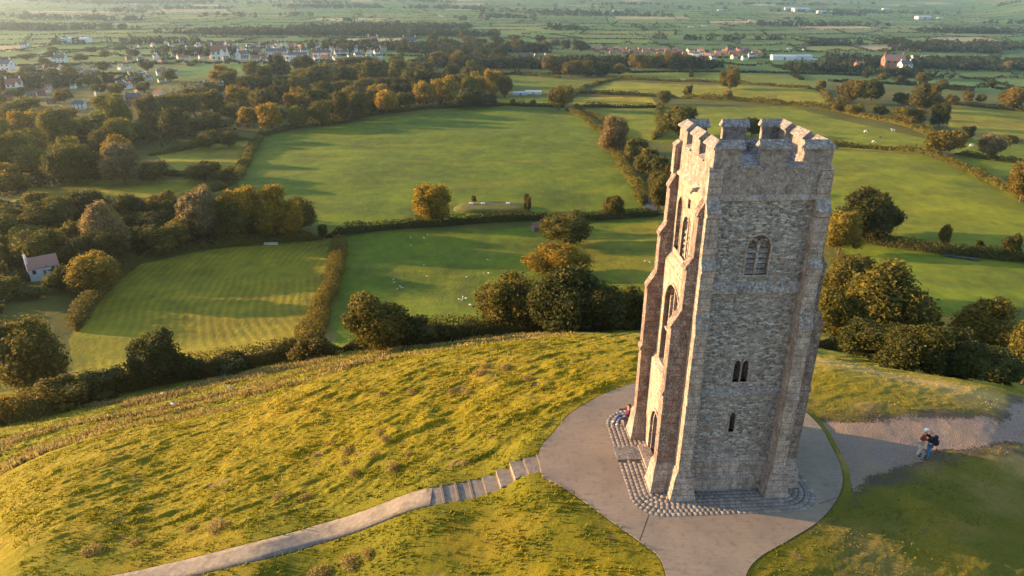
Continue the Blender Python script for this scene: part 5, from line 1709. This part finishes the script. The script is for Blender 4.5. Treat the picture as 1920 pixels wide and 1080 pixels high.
house(197, 204, 20, 'white', -12, 'small white cottage between the near trees of the town')
house(520, 104, 38, 'terrace', 3, 'long white terrace at the right of the town, first in line')
house(560, 110, 36, 'terrace', -2, 'long white terrace at the right of the town, second in line')
house(603, 106, 36, 'terrace', 4, 'long white terrace at the right of the town, third in line')
house(413, 112, 30, 'whitegable', 12, 'white house with two gables in the middle of the town')
house(440, 104, 20, 'whitegable', 30, 'small bright white gabled house in the middle of the town')
house(456, 112, 22, 'white', 62, 'bright white gable-end right of the two-gabled house')
house(360, 103, 20, 'white', 50, 'bright white gable-end above the two-gabled house')
house(516, 92, 16, 'whitegable', 5, 'white cottage on the upper edge of the town')
house(640, 92, 20, 'terrace', 0, 'short white terrace at the right end of the town')
house(768, 88, 24, 'white', 8, 'long low white building just beyond the right end of the town')
house(700, 88, 22, 'whitegable', -10, 'white house with twin gables near the right end of the town')
house(1012, 124, 26, 'white', 32, 'white farmhouse under the low ridge')
house(985, 120, 22, 'brick', 10, 'grey-brown cottage beside the white farmhouse under the low ridge')
house(975, 178, 26, 'shed', 8, 'low white shed left of the dark-roofed barn', cat='shed')
house(1000, 176, 30, 'works', -4, 'pale barn at the top of the big field', cat='barn')
house(1468, 112, 44, 'works', -3, 'grey-roofed warehouse on the plain, left of the bright white one', cat='warehouse')
house(1498, 112, 44, 'works', 14, 'bright white warehouse on the plain', cat='warehouse')
house(1522, 114, 18, 'shed', 0, 'small white shed at the right end of the warehouses', cat='shed')
house(1610, 127, 16, 'red', 10, 'small red-walled farmhouse right of the warehouses')
house(1672, 128, 36, 'red', -5, 'long red-brown farmhouse in the right-hand plain')
house(1695, 131, 22, 'white', 12, 'white farmhouse beside the red-brown one in the right-hand plain')
house(145, 80, 48, 'works', 2, 'long pale shed on the plain beyond the left of the town', cat='warehouse')
house(115, 118, 26, 'white', 5, 'white building above the left part of the town')
house(12, 132, 34, 'white', -3, 'white building at the left edge above the town')
house(48, 90, 18, 'white', 0, 'small white farmhouse far out on the left plain')
house(1728, 114, 40, 'shed', 2, 'row of white polytunnel sheds by the straw field', cat='shed')
# the rest of the town
rg = random.Random(21)
placed = []
for i in range(900):
    if len(placed) >= 150: break
    u = rg.random()
    x = rg.uniform(0, 700); y = 218 - x * .20 + rg.uniform(-84, 4)
    if i % 2: x = rg.uniform(230, 720)
    if x > 330: y = rg.uniform(84, 118)
    if y > 226 or y < 78 or (x < 240 and y < 108): continue
    if any(abs(x - a) < 12 and abs(y - b) < 5 for a, b in placed): continue
    placed.append((x, y))
    k = rg.choice(['white', 'white', 'cream', 'brick', 'whitegable', 'whitegable', 'cream', 'brick', 'red'])
    lab = {'white': 'small white slate-roofed house in the hillside town', 'cream': 'cream tile-roofed house in the hillside town', 'brick': 'brick slate-roofed house in the hillside town',
           'whitegable': 'white brown-roofed house with front gable in the hillside town', 'red': 'red-brick house with faded tile roof in the hillside town'}[k]
    house(x, y, (9 + 9 * (y - 78) / 140) * rg.uniform(.8, 1.25), k, rg.uniform(-50, 50), lab + ', ' + ('near' if y > 120 else 'upper') + ' side, ' + ('far left' if x < 110 else 'left' if x < 230 else 'centre' if x < 400 else 'right of centre' if x < 560 else 'right end'), 'houses of the hillside town')
for i in range(24):
    x = 1112 + i * 7.4 + rg.uniform(-2, 2); y = 93 + (i % 3) * 3.6 + rg.uniform(-1, 1) + (x - 1112) * .02
    house(x, y, 9.5, 'red', rg.uniform(-15, 15), 'red-roofed house in the brick estate on the plain', 'houses of the red estate')
for i in range(26):
    x = 1292 + i * 5.2 + rg.uniform(-3, 3); y = 100 + rg.uniform(-5, 14)
    k = rg.choice(['white', 'cream', 'brick', 'red'])
    house(x, y, 11, k, rg.uniform(-40, 40), {'white': 'white house in the village on the plain behind the tower', 'cream': 'cream house in the village on the plain behind the tower', 'brick': 'brick house in the village on the plain behind the tower', 'red': 'red-tiled house in the village on the plain behind the tower'}[k], 'houses of the plain village')
for (x, y, w_) in ((1500, 22, 30), (1545, 26, 26), (1480, 18, 18), (1408, 40, 10), (1386, 38, 8), (1320, 50, 10), (1295, 52, 10), (1480, 92, 8), (1510, 94, 10), (1730, 36, 26), (1762, 35, 10), (1155, 22, 12), (1200, 26, 10), (820, 62, 10), (250, 10, 12), (690, 60, 9), (1600, 24, 14), (1350, 20, 10), (1050, 12, 12), (1660, 18, 12), (940, 30, 8)):
    house(x, y, w_, 'shed', rg.uniform(-10, 10), 'tiny pale farm shed far out on the plain', 'far sheds on the plain', cat='shed')

# cottage with the pink roof
ck = make_house('cottage', 10, 6.5, 3.4, 3.3, 'white_wall', 'pink_tile', nwin=3, floors=1, chim=0)
p = hit(86, 520, 85); ck.location = (p[0], p[1], p[2] + 1.6); ck.rotation_euler = (0, 0, R(38)); ck.scale = (.80,) * 3
rf = [c for c in ck.children if c.name.startswith('roof')][0]
for y in (-1.4, 1.4):
    b = MB(); b.box(-5.3, -4.5, y - .4, y + .4, 1, 7.6); b.box(-5.4, -4.4, y - .5, y + .5, 7.6, 7.8); b.box(-5.1, -4.7, y - .2, y + .2, 7.8, 8.3); b.build('chimney', M['white_wall'], rf)
tag(ck, 'white cottage with a faded pink tiled roof among the trees at the left edge', 'cottage')
o = make_shed(4, 3, 2.2, 1.2, 'timber', 'tile', 'garden_shed'); p = ghit(1006, 432); o.location = tuple(p); o.rotation_euler = (0, 0, R(30)); tag(o, 'tiny red-roofed shelter under the round tree at the top of the sheep field', 'shelter')
b = MB(); b.box(-2.4, 2.4, -.5, .5, 0, .12); b.box(-2.4, -2.3, -.5, .5, .12, .7); b.box(2.3, 2.4, -.5, .5, .12, .7); b.box(-2.3, 2.3, -.5, -.42, .12, .7); b.box(-2.3, 2.3, .42, .5, .12, .7)
o = b.build('water_trough', M['cream_wall']); p = ghit(508, 458); o.location = tuple(p); o.rotation_euler = (0, 0, R(4)); tag(o, 'long pale trough at the upper edge of the striped field', 'trough')

# grassy covered reservoir in the big field
p = ghit(925, 392); q = ghit(1000, 392)
Lm = abs(q[0] - p[0]) * 1.0
th = np.linspace(0, 2 * math.pi, 72, endpoint=False)
V, Fm = [], []
rings = [(1.0, 0), (.96, .35), (.86, 1.5), (.78, 1.9), (.4, 2.0), (.0, 2.02)]
for k, (s_, z_) in enumerate(rings):
    cx = np.sign(np.cos(th)) * np.abs(np.cos(th)) ** .45 * Lm * s_; cy = np.sign(np.sin(th)) * np.abs(np.sin(th)) ** .6 * Lm * .42 * s_
    V.append(np.stack([p[0] + cx, p[1] + cy, p[2] - .3 + z_ + .15 * vnoise(cx / 2, cy / 2, 9)], -1))
V = np.vstack(V)
for k in range(len(rings) - 1):
    i = np.arange(72); Fm.append(np.stack([k * 72 + i, k * 72 + (i + 1) % 72, (k + 1) * 72 + (i + 1) % 72, (k + 1) * 72 + i], -1))
me = mesh_np('grass_mound', V, np.vstack(Fm), M['ground'], True, {'gcol': np.tile(np.array([.12, .115, .03]), (len(V), 1)), 'near': np.zeros(len(V))})
o = link('grass_mound', me); tag(o, 'flat-topped grassy mound of a covered reservoir beside the golden tree', 'mound')
for i, x in enumerate((884, 906, 953)):
    q = ghit(x, 390); b = MB(); b.box(-.8, .8, -.6, .6, 0, .6); b.frustum((-.95, .95, -.75, .75), (-.6, .6, -.4, .4), .6, .8)
    o = b.build('vent_hatch', M['white_wall']); o.location = (q[0], q[1], p[2] + 1.55); tag(o, 'small white hatch on top of the grassy mound, %s' % ('nearest the golden tree', 'the middle one', 'farthest from the golden tree')[i], 'hatch', 'hatches on the mound')

# narrow lanes
def asph():
    m = NT('lane_asphalt'); n = m.noise(m.pos(), 1.5, 4); return m.done(m.mix(n, (.045, .045, .05), (.085, .082, .085)))
M['asphalt'] = asph()
def lane(name, pxs, w):
    c = spline([hit(x, y, 85)[:2] for x, y in pxs], 8, False)
    t = np.gradient(c, axis=0); t /= np.linalg.norm(t, axis=1)[:, None]; n_ = np.stack([-t[:, 1], t[:, 0]], -1)
    cols = [c + n_ * u * w for u in (-.5, -.17, .17, .5)]
    V = np.stack([np.stack([q[:, 0], q[:, 1], base_h(q[:, 0], q[:, 1]) + np.maximum(detail_h(q[:, 0], q[:, 1]), 0) + .35], -1) for q in cols], 1).reshape(-1, 3)
    i = (np.arange(len(c) - 1)[:, None] * 4 + np.arange(3)[None]).ravel()
    f = np.stack([i, i + 1, i + 5, i + 4], -1)
    o = link(name, mesh_np(name, V, f, M['asphalt'], True)); tag(o, kind='structure')
lane('lane', [(1066, 201), (1105, 222), (1140, 251), (1160, 285), (1182, 322), (1205, 362), (1222, 396)], 4.5)
lane('lane', [(1072, 184), (1094, 172), (1112, 161), (1148, 150)], 4)
lane('lane', [(1768, 479), (1800, 483), (1835, 488)], 3)
lane('lane', [(1480, 92), (1530, 83), (1590, 68), (1640, 58), (1680, 44)], 9)

# ------------------------------------------------------------------ animals
def skin_mesh(name, joints, edges, radii, mat, sub=1):
    me = bpy.data.meshes.new(name); me.from_pydata([tuple(j) for j in joints], edges, []); me.update()
    o = link('tmp', me)
    md = o.modifiers.new('s', 'SKIN'); md.use_smooth_shade = True
    for i, r in enumerate(radii):
        sv = me.skin_vertices[0].data[i]; sv.radius = (r, r) if not isinstance(r, tuple) else r; sv.use_root = (i == 0)
    sb = o.modifiers.new('u', 'SUBSURF'); sb.levels = sb.render_levels = sub
    out = bpy.data.meshes.new_from_object(o.evaluated_get(bpy.context.evaluated_depsgraph_get()))
    bpy.data.objects.remove(o); out.name = name; out.materials.clear(); out.materials.append(mat)
    for p_ in out.polygons: p_.use_smooth = True
    return out
def quadruped(name, L, H, mat, legmat=None, neckup=.25, fat=1.0, graze=False):
    """standing on four jointed legs, body along +x, length L, back height H"""
    hb = H * .66
    J = [(-.42 * L, 0, H * .74), (-.2 * L, 0, H * .74), (.1 * L, 0, H * .73), (.36 * L, 0, H * .78)]
    Rr = [.15 * L * fat, .2 * L * fat, .2 * L * fat, .16 * L * fat]
    hd = (.66 * L, 0, H * .30) if graze else (.66 * L, 0, H * (.98 + neckup * .4))
    nk = (.52 * L, 0, H * .62) if graze else (.50 * L, 0, H * (.86 + neckup * .2))
    J += [nk, hd, ((.76 * L, 0, H * .14) if graze else (.80 * L, 0, H * .92))]
    Rr += [.095 * L, .075 * L, .04 * L]
    E = [(0, 1), (1, 2), (2, 3), (3, 4), (4, 5), (5, 6)]
    for sx, par, back in ((.30, 3, 0), (-.38, 0, 1)):
        for sy in (-1, 1):
            n0 = len(J); y = sy * .10 * L
            J += [(sx * L, y, H * .48), ((sx - .05 * back + .0) * L, y, H * .26), ((sx + .01) * L, y, .0)]
            Rr += [.06 * L, .034 * L, .03 * L]
            E += [(par, n0), (n0, n0 + 1), (n0 + 1, n0 + 2)]
    n0 = len(J); J += [(-.53 * L, 0, H * .55)]; Rr += [.02 * L]; E.append((0, n0))
    return skin_mesh(name, J, E, Rr, mat, 1)
def woolly():
    m = NT('fleece'); c = m.mix(m.noise(m.coord(), 20, 4), (.45, .41, .34), (.62, .57, .49)); return m.done(c, m.bump(m.noise(m.coord(), 30, 3), .8, .05))
M['fleece'] = woolly()
def cowmat(a, b, th, name):
    m = NT(name); k = m.ramp(m.noise(m.coord(), .9, 1), [(th - .02, 0.0), (th + .02, 1.0)]); return m.done(m.mix(k, a, b), rough=.6)
M['fleece'].node_tree.nodes['Principled BSDF'].inputs['Roughness'].default_value = 1.0
SH = [quadruped('sheep', .95, .72, M['fleece'], fat=1.1), quadruped('sheep', .95, .72, M['fleece'], fat=1.1, graze=True)]
M['face'] = mat_plain('dark_face', (.30, .26, .22))
ar = random.Random(9)
def animal(mesh, name, px, py, rz, label, cat, group, sc=1.0, rmin=85):
    o = link(name, mesh); p = ghit(px, py, rmin); o.location = (p[0], p[1], p[2] + .02); o.rotation_euler = (0, 0, R(rz)); o.scale = (sc,) * 3
    tag(o, label, cat, group); return o
for i, (x, y, lab) in enumerate([(432, 729, 'white sheep grazing on the terrace, right-hand one of three'), (308, 744, 'white sheep on the green terrace, upper left of three'), (326, 761, 'white sheep lying in the brown grass, lowest of three on the terrace')]):
    animal(SH[i % 2], 'sheep', x, y, ar.uniform(150, 200), lab, 'sheep', 'sheep on the hillside terrace', 1.0, 70)
for i, (x, y) in enumerate([(770, 447), (795, 448), (802, 442), (771, 462), (795, 498), (801, 518), (738, 526), (739, 531), (754, 540), (745, 543), (750, 537), (914, 488), (907, 513), (916, 513), (861, 563), (868, 558), (867, 564), (873, 561), (881, 574), (1209, 491), (1219, 494), (875, 519)]):
    animal(SH[ar.randint(0, 1)], 'sheep', x, y, ar.uniform(0, 360), 'small white sheep grazing in the sheep field at the foot of the hill' if x < 1100 else 'small white sheep close to the left side of the tower', 'sheep', 'sheep in the field' if x < 1100 else 'sheep left of the tower', .85)
cw = cowmat((.75, .70, .62), (.02, .018, .017), .50, 'pied_hide'); cb = mat_plain('black_hide', (.02, .018, .018), .6); cl = mat_plain('cream_hide', (.72, .66, .56), .7)
for (x, y, mt, rz, lab, g, sc) in [(1623, 250, cw, 5, 'black and white cow standing, left one of the grazing cattle', False, 2.6), (1674, 247, cl, 175, 'white cow standing alone at the right of the grazing cattle', False, 2.4), (1650, 259, cb, 20, 'small black calf between the white cow and the pied cow', True, 1.5),
                              (1638, 268, cw, 10, 'pied cow grazing lowest in the cattle field', True, 2.4), (1820, 276, cl, 20, 'white cow behind the pale thin-leaved tree', True, 2.6), (1915, 268, cb, 180, 'dark cow at the far right edge', False, 2.0)]:
    me = quadruped('cow', 1.0, .62, mt, graze=g, fat=.95)
    animal(me, 'cow', x, y, rz, lab, 'cow', None, sc * 1.15)

# ------------------------------------------------------------------ people
def person_mesh(J, parts, mat, name):
    pts, E, Rr = [], [], []
    idx = {}
    for a, b in parts:
        for k in (a, b):
            if k not in idx: idx[k] = len(pts); pts.append(J[k][:3]); Rr.append(J[k][3])
        E.append((idx[a], idx[b]))
    return skin_mesh(name, pts, E, Rr, mat, 1)
def face_head(root, c, r, fwd, skinm, hairm, hat=None):
    pass
CLOTH = {}
def cloth(name, col, r=.85):
    if name not in CLOTH: CLOTH[name] = mat_plain(name, col, r, 20, .15)
    return CLOTH[name]
def build_person(loc, rz, J, label, top, legs, hair, shoe, extra=None):
    root = empty('person', loc, rz)
    allp = [('pelvis', 'waist'), ('waist', 'chest'), ('chest', 'neck'), ('neck', 'chin'), ('chin', 'head'), ('head', 'crown'),
            ('chest', 'shL'), ('shL', 'elL'), ('elL', 'wrL'), ('wrL', 'haL'), ('chest', 'shR'), ('shR', 'elR'), ('elR', 'wrR'), ('wrR', 'haR'),
            ('pelvis', 'hipL'), ('hipL', 'knL'), ('knL', 'anL'), ('anL', 'toL'), ('pelvis', 'hipR'), ('hipR', 'knR'), ('knR', 'anR'), ('anR', 'toR')]
    bm_ = person_mesh(J, allp, M['skin'], 'body')
    # a nose, ears and five fingers a side are added to the same surface mesh
    b = MB()
    H = Vector(J['head'][:3]); f = Vector(J['face']); side = f.cross(Vector((0, 0, 1))).normalized()
    b.tube([H + f * .085 + Vector((0, 0, .02)), H + f * .125 - Vector((0, 0, .02))], [.010, .017], 6)
    for s_ in (-1, 1): b.tube([H + side * s_ * .078 + Vector((0, 0, .03)), H + side * s_ * .092 - Vector((0, 0, .03))], [.016, .012], 6)
    for w_, h_, th_ in (('wrL', 'haL', 1), ('wrR', 'haR', -1)):
        a, h0 = Vector(J[w_][:3]), Vector(J[h_][:3]); d = (h0 - a).normalized()
        u = d.cross(Vector((0, 1, 0))); u = u.normalized() if u.length > .1 else Vector((1, 0, 0)); v = d.cross(u).normalized()
        for k in range(4):
            o_ = v * (k - 1.5) * .019; l = (.072, .082, .076, .058)[k]
            b.tube([h0 + o_, h0 + o_ + d * l * .5 + u * .006, h0 + o_ + d * l + u * .024], [.0095, .009, .007], 6)
        b.tube([h0 - d * .03 + v * .03 * th_, h0 + v * .052 * th_ + d * .01, h0 + v * .056 * th_ + d * .04], [.011, .010, .008], 6)
    tmp = b.mesh('x', M['skin'], True)
    bmh = bmesh.new(); bmh.from_mesh(bm_); bmh.from_mesh(tmp); bmh.to_mesh(bm_); bmh.free()
    body_ = link('body', bm_, root)
    G = {k: (*v[:3], v[3] * 1.14 + .012) for k, v in J.items() if len(v) == 4}
    T_ = [('pelvis', 'waist'), ('waist', 'chest'), ('chest', 'neck0'), ('chest', 'shL'), ('shL', 'elL'), ('elL', 'wrL'), ('chest', 'shR'), ('shR', 'elR'), ('elR', 'wrR')]
    n = Vector(J['neck'][:3]); c = Vector(J['chest'][:3]); G['neck0'] = (*(c + (n - c) * .8), .07)
    G['pelvis'] = (*J['pelvis'][:3], J['pelvis'][3] * 1.18)
    link('jacket', person_mesh(G, T_, top, 'jacket'), root)
    G2 = dict(G); G2['pelvis'] = (*J['pelvis'][:3], J['pelvis'][3] * 1.1)
    link('trousers', person_mesh(G2, [('pelvis', 'hipL'), ('hipL', 'knL'), ('knL', 'anL'), ('pelvis', 'hipR'), ('hipR', 'knR'), ('knR', 'anR')], legs, 'trousers'), root)
    for s_ in 'LR':
        G3 = {'a': (*J['an' + s_][:3], .052), 'b': (*((Vector(J['an' + s_][:3]) + Vector(J['to' + s_][:3])) * .5), .05), 'c': (*J['to' + s_][:3], .042)}
        link('shoe', person_mesh(G3, [('a', 'b'), ('b', 'c')], shoe, 'shoe'), root)
    # hair or cap: a shell over the back and top of the head
    vv, ff = ico(3)
    hc = H + Vector((0, 0, .045)) - f * .012
    pts = [tuple(hc + Vector(p) * .108) for p in vv]
    fr = Matrix(((f.x, f.y, 0), (side.x, side.y, 0), (0, 0, 1)))
    keep = [tuple(q) for q in ff if all((Vector(vv[i]).z > -.15 - .75 * max(0, -(f.dot(Vector(vv[i]))))) and not (f.dot(Vector(vv[i])) > .35 and vv[i][2] < .42) for i in q)]
    me = bpy.data.meshes.new('hair'); me.from_pydata(pts, [], keep)
    ho = link('hair', me, root); me.materials.append(hair)
    md = ho.modifiers.new('t', 'SOLIDIFY'); md.thickness = .014; md.offset = 1
    for p_ in me.polygons: p_.use_smooth = True
    # eyes
    for s_ in (-1, 1):
        b = MB(); e = H + f * .088 + side * s_ * .032 + Vector((0, 0, .022)); b.tube([e, e + f * .012], [.011, .006], 6); b.build('eye', M['dark'], root)
    if extra: extra(root)
    tag(root, label, 'person')
    return root
def stand(dx=0.0, arm='hug', lean=0.0, f=(1, 0, 0)):
    J = {'pelvis': (0, 0, .94, .135), 'waist': (.0 + lean * .2, 0, 1.10, .125), 'chest': (lean * .6, 0, 1.32, .150), 'neck': (lean * .85, 0, 1.49, .058), 'chin': (lean + .01, 0, 1.56, .066), 'head': (lean + .015, 0, 1.65, .088), 'crown': (lean, 0, 1.73, .070),
         'shL': (lean * .7, .19, 1.41, .062), 'shR': (lean * .7, -.19, 1.41, .062),
         'hipL': (0, .10, .88, .095), 'knL': (.03, .11, .49, .062), 'anL': (-.02, .11, .09, .042), 'toL': (.16, .12, .035, .034),
         'hipR': (0, -.10, .88, .095), 'knR': (.02, -.11, .49, .062), 'anR': (-.04, -.11, .09, .042), 'toR': (.14, -.13, .035, .034), 'face': f}
    if arm == 'hug':
        J.update({'elL': (.20, .26, 1.24, .044), 'wrL': (.36, .10, 1.22, .032), 'haL': (.40, .03, 1.22, .030), 'elR': (.20, -.26, 1.26, .044), 'wrR': (.36, -.10, 1.30, .032), 'haR': (.40, -.03, 1.32, .030)})
    else:
        J.update({'elL': (.02, .25, 1.13, .044), 'wrL': (.12, .24, .88, .032), 'haL': (.14, .23, .80, .030), 'elR': (.02, -.25, 1.13, .044), 'wrR': (.12, -.24, .88, .032), 'haR': (.14, -.23, .80, .030)})
    return J
pc = hit(1728, 857); gz0 = pc[2] + .02
white_cap = cloth('white_cap', (.75, .72, .66)); grey_hair = cloth('fair_hair', (.42, .27, .20)); rust = cloth('rust_jacket', (.20, .035, .022)); khaki = cloth('pale_trousers', (.42, .38, .33)); black = cloth('black_jacket', (.018, .016, .022)); jeans = cloth('blue_jeans', (.035, .11, .30)); shoe = cloth('dark_shoe', (.04, .03, .03)); white_shoe = cloth('white_trainer', (.75, .73, .70)); maroon = cloth('maroon_jumper', (.07, .015, .035)); navy = cloth('navy_jeans', (.05, .07, .17)); brownh = cloth('brown_hair', (.06, .035, .02))
def pack(root):
    b = MB(); b.frustum((-.30, -.08, -.16, .16), (-.26, -.06, -.14, .14), 1.0, 1.46); b.frustum((-.36, -.30, -.12, .12), (-.34, -.29, -.10, .10), 1.04, 1.26)
    b.frustum((-.26, -.06, -.14, .14), (-.20, -.08, -.10, .10), 1.46, 1.52)
    bp = b.build('backpack', black)
    bp['label'] = 'black backpack worn by the person in blue jeans'; bp['category'] = 'backpack'
    bp.matrix_world = root.matrix_world @ Matrix.Identity(4)
    bp.location = root.location; bp.rotation_euler = root.rotation_euler
build_person((pc[0] - .14, pc[1] + .12, gz0), R(-35), stand(lean=.06), 'person in white cap, rust jacket and pale trousers embracing the person with the backpack', rust, khaki, white_cap, shoe)
build_person((pc[0] + .22, pc[1] - .12, gz0), R(145), stand(lean=.08), 'fair-haired person in black jacket and blue jeans with backpack, embraced on the gravel', black, jeans, grey_hair, shoe, pack)
pe = hit(1922, 812)
build_person((pe[0] + .1, pe[1], pe[2] + .02), R(190), stand(arm='down'), 'person in pale top walking in at the right edge of the gravel', cloth('pale_top', (.60, .60, .65)), navy, brownh, shoe)
# seated: leans back against the far buttress, one arm held out
sx, sy = tw(-1.28, 5.78)
JS = {'pelvis': (0, 0, .46, .135), 'waist': (-.06, 0, .62, .125), 'chest': (-.12, 0, .84, .150), 'neck': (-.13, 0, 1.01, .058), 'chin': (-.12, 0, 1.08, .066), 'head': (-.12, 0, 1.17, .088), 'crown': (-.13, 0, 1.25, .07),
      'shL': (-.12, .19, .93, .062), 'elL': (-.04, .42, .90, .044), 'wrL': (.20, .52, .86, .032), 'haL': (.27, .54, .85, .030), 'shR': (-.12, -.19, .93, .062), 'elR': (.14, -.28, .82, .044), 'wrR': (.38, -.30, .78, .032), 'haR': (.45, -.30, .77, .030),
      'hipL': (.02, .10, .44, .095), 'knL': (.42, .14, .46, .062), 'anL': (.46, .14, .09, .042), 'toL': (.62, .15, .035, .034), 'hipR': (.02, -.10, .44, .095), 'knR': (.44, -.14, .50, .062), 'anR': (.62, -.14, .09, .042), 'toR': (.78, -.15, .035, .034), 'face': (1, 0, 0)}
build_person((sx, sy, 0.0), math.pi + TYAW, JS, 'seated person in maroon top and blue jeans leaning against the far buttress, arm held out', maroon, navy, brownh, white_shoe)
b = MB(); b.box(-1.45, -.86, 5.45, 6.35, -.05, .31); o = b.build('stone_seat', M['ashlar']); o.location = (TX, TY, 0); o.rotation_euler = (0, 0, TYAW); tag(o, 'low stone block under the seated person by the far buttress', 'block')

# a gull over the plain
gl = skin_mesh('gull', [(0, 0, 0), (.22, 0, .02), (.32, 0, .03), (-.25, 0, 0), (-.4, 0, 0), (.05, .35, .12), (-.02, .75, .05), (.05, -.35, .12), (-.02, -.75, .05)], [(0, 1), (1, 2), (0, 3), (3, 4), (0, 5), (5, 6), (0, 7), (7, 8)], [.08, .06, .03, .05, .06, (.02, .09), (.01, .03), (.02, .09), (.01, .03)], M['white_wall'])
d = ray(825, 30); o = link('gull', gl); o.location = tuple(np.array([0, 0, CAM_H]) + d * 120); o.rotation_euler = (R(20), R(10), R(125)); tag(o, 'white gull gliding high over the far fields', 'bird')

# ------------------------------------------------------------------ dead docks and thistles on the slope
def weed_mesh(seed):
    rg = np.random.default_rng(seed)
    b = MB()
    for k in range(16):
        a = rg.uniform(0, 6.28); l = rg.uniform(.1, .42); h = rg.uniform(.25, .6)
        x0, y0 = math.cos(a) * l * .6, math.sin(a) * l * .6
        b.tube([(x0, y0, -.1), (x0 * 1.3, y0 * 1.3, h * .5), (x0 * 1.7, y0 * 1.7, h)], [.018, .013, .006], 4)
    me = b.mesh('s', None)
    v0 = np.array([v.co[:] for v in me.vertices]); f0 = [tuple(p.vertices) for p in me.polygons]
    n = 420
    th = rg.uniform(0, 6.28, n); rr = np.sqrt(rg.random(n)) * .6; C = np.stack([np.cos(th) * rr, np.sin(th) * rr * .8, rg.uniform(.02, .5, n) * (1.1 - rr)], -1)
    N = rg.normal(size=(n, 3)); N /= np.linalg.norm(N, axis=1)[:, None]
    V, F_ = cards(C, N, .11, rg)
    me2 = bpy.data.meshes.new('weed'); me2.from_pydata([tuple(v) for v in np.vstack([v0, V])], [], f0 + [tuple(int(i) + len(v0) for i in q) for q in F_])
    at = me2.attributes.new('tint', 'FLOAT', 'POINT'); at.data.foreach_set('value', rg.random(len(me2.vertices)).astype(np.float32))
    me2.materials.append(M['foliage']); return me2
WM = [weed_mesh(i) for i in range(4)]
wd_ = [(175, 1034, 1.2), (256, 1020, .8), (412, 990, 1.3), (356, 992, .7), (524, 932, .9), (572, 932, .7), (620, 833, .7), (652, 846, 1.0), (648, 868, .7), (664, 890, .8), (702, 856, .8), (737, 878, 1.0), (768, 850, .6), (714, 812, .8), (724, 828, .8), (716, 738, .8), (772, 734, .8), (902, 702, 1.1), (948, 690, .9), (990, 712, .8), (880, 736, .7), (660, 1056, 1.2), (600, 1076, 1.1), (690, 1040, .8), (910, 690, .8), (848, 735, .7)]
for i, (x, y, s_) in enumerate(wd_):
    p = ghit(x, y, 20); o = link('dead_thistles', WM[i % 4]); o.location = (p[0], p[1], float(ground_h(np.array([p[0]]), np.array([p[1]]))[0])); o.scale = (s_ * .95, s_ * .95, s_ * .6); o.rotation_euler = (0, 0, i * 1.3); o.color = (.34, .25, .10, 1)
    tag(o, 'brown clump of dead thistles on the grassy slope left of the tower' if y < 900 else 'brown clump of dead thistles in the turf near the footpath', 'weed clump', 'thistle clumps on the slope' if y < 900 else 'thistle clumps near the footpath')

# ------------------------------------------------------------------ the air
def haze():
    b = MB(); b.box(-14000, 14000, -3000, 14000, -170, 46)
    m = bpy.data.materials.new('air_haze'); m.use_nodes = True
    n = m.node_tree.nodes; n.remove(n['Principled BSDF'])
    v = n.new('ShaderNodeVolumePrincipled'); v.inputs['Color'].default_value = (.74, .86, 1.0, 1); v.inputs['Density'].default_value = HAZE_D; v.inputs['Anisotropy'].default_value = .85
    m.node_tree.links.new(v.outputs[0], n['Material Output'].inputs['Volume'])
    o = b.build('haze', m); tag(o, kind='stuff')
HAZE_D = 1.2e-4
haze()

# rank grass and bracken on the terraces below the crest
n = 150000
az = R(1) * rgx.uniform(-42, 6, n); r = 62 + 80 * rgx.random(n)
x, y = r * np.sin(az), r * np.cos(az)
bz = base_h(x, y)
w = fbm(x / 14, y / 14, 41)
sb = np.sin((bz + 5.5 * w) * 1.15) + .9 * fbm(x / 5, y / 3, 43)
azd = np.degrees(az)
ok = (bz > -44) & (rgx.random(n) < .25 + .75 * smooth(0, .5, sb))
x, y, bz, sb, azd = x[ok], y[ok], bz[ok], sb[ok], azd[ok]
n = len(x); z = ground_h(x, y)
k = (smooth(.05, .5, sb) * (1 - smooth(2, 12, azd)))[:, None]
tint = rgx.random((n, 1))
cc = (np.array([.22, .19, .010]) * (1 - k) + (np.array([.38, .28, .075]) * tint + np.array([.24, .165, .065]) * (1 - tint)) * k) * rgx.uniform(.7, 1.25, (n, 1))
hgt = rgx.uniform(.12, .30, n) + .45 * k[:, 0] * rgx.random(n)
a = rgx.uniform(0, math.pi, n); wd = rgx.uniform(.06, .16, n)
bx, by = np.cos(a) * wd, np.sin(a) * wd
ln = rgx.normal(size=(n, 2)) * .4
Tp = np.stack([x + ln[:, 0] * hgt, y + ln[:, 1] * hgt, z + hgt], -1); k3 = np.stack([bx, by, bx * 0], -1) * .5
V = np.stack([np.stack([x - bx, y - by, z - .03], -1), np.stack([x + bx, y + by, z - .03], -1), Tp + k3, Tp - k3], 1).reshape(-1, 3)
tag(link('tall_grass', mesh_np('tall_grass', V, np.arange(4 * n).reshape(n, 4), bpy.data.materials['turf_blades'], False, {'gcol': np.repeat(cc, 4, 0)})), kind='stuff')
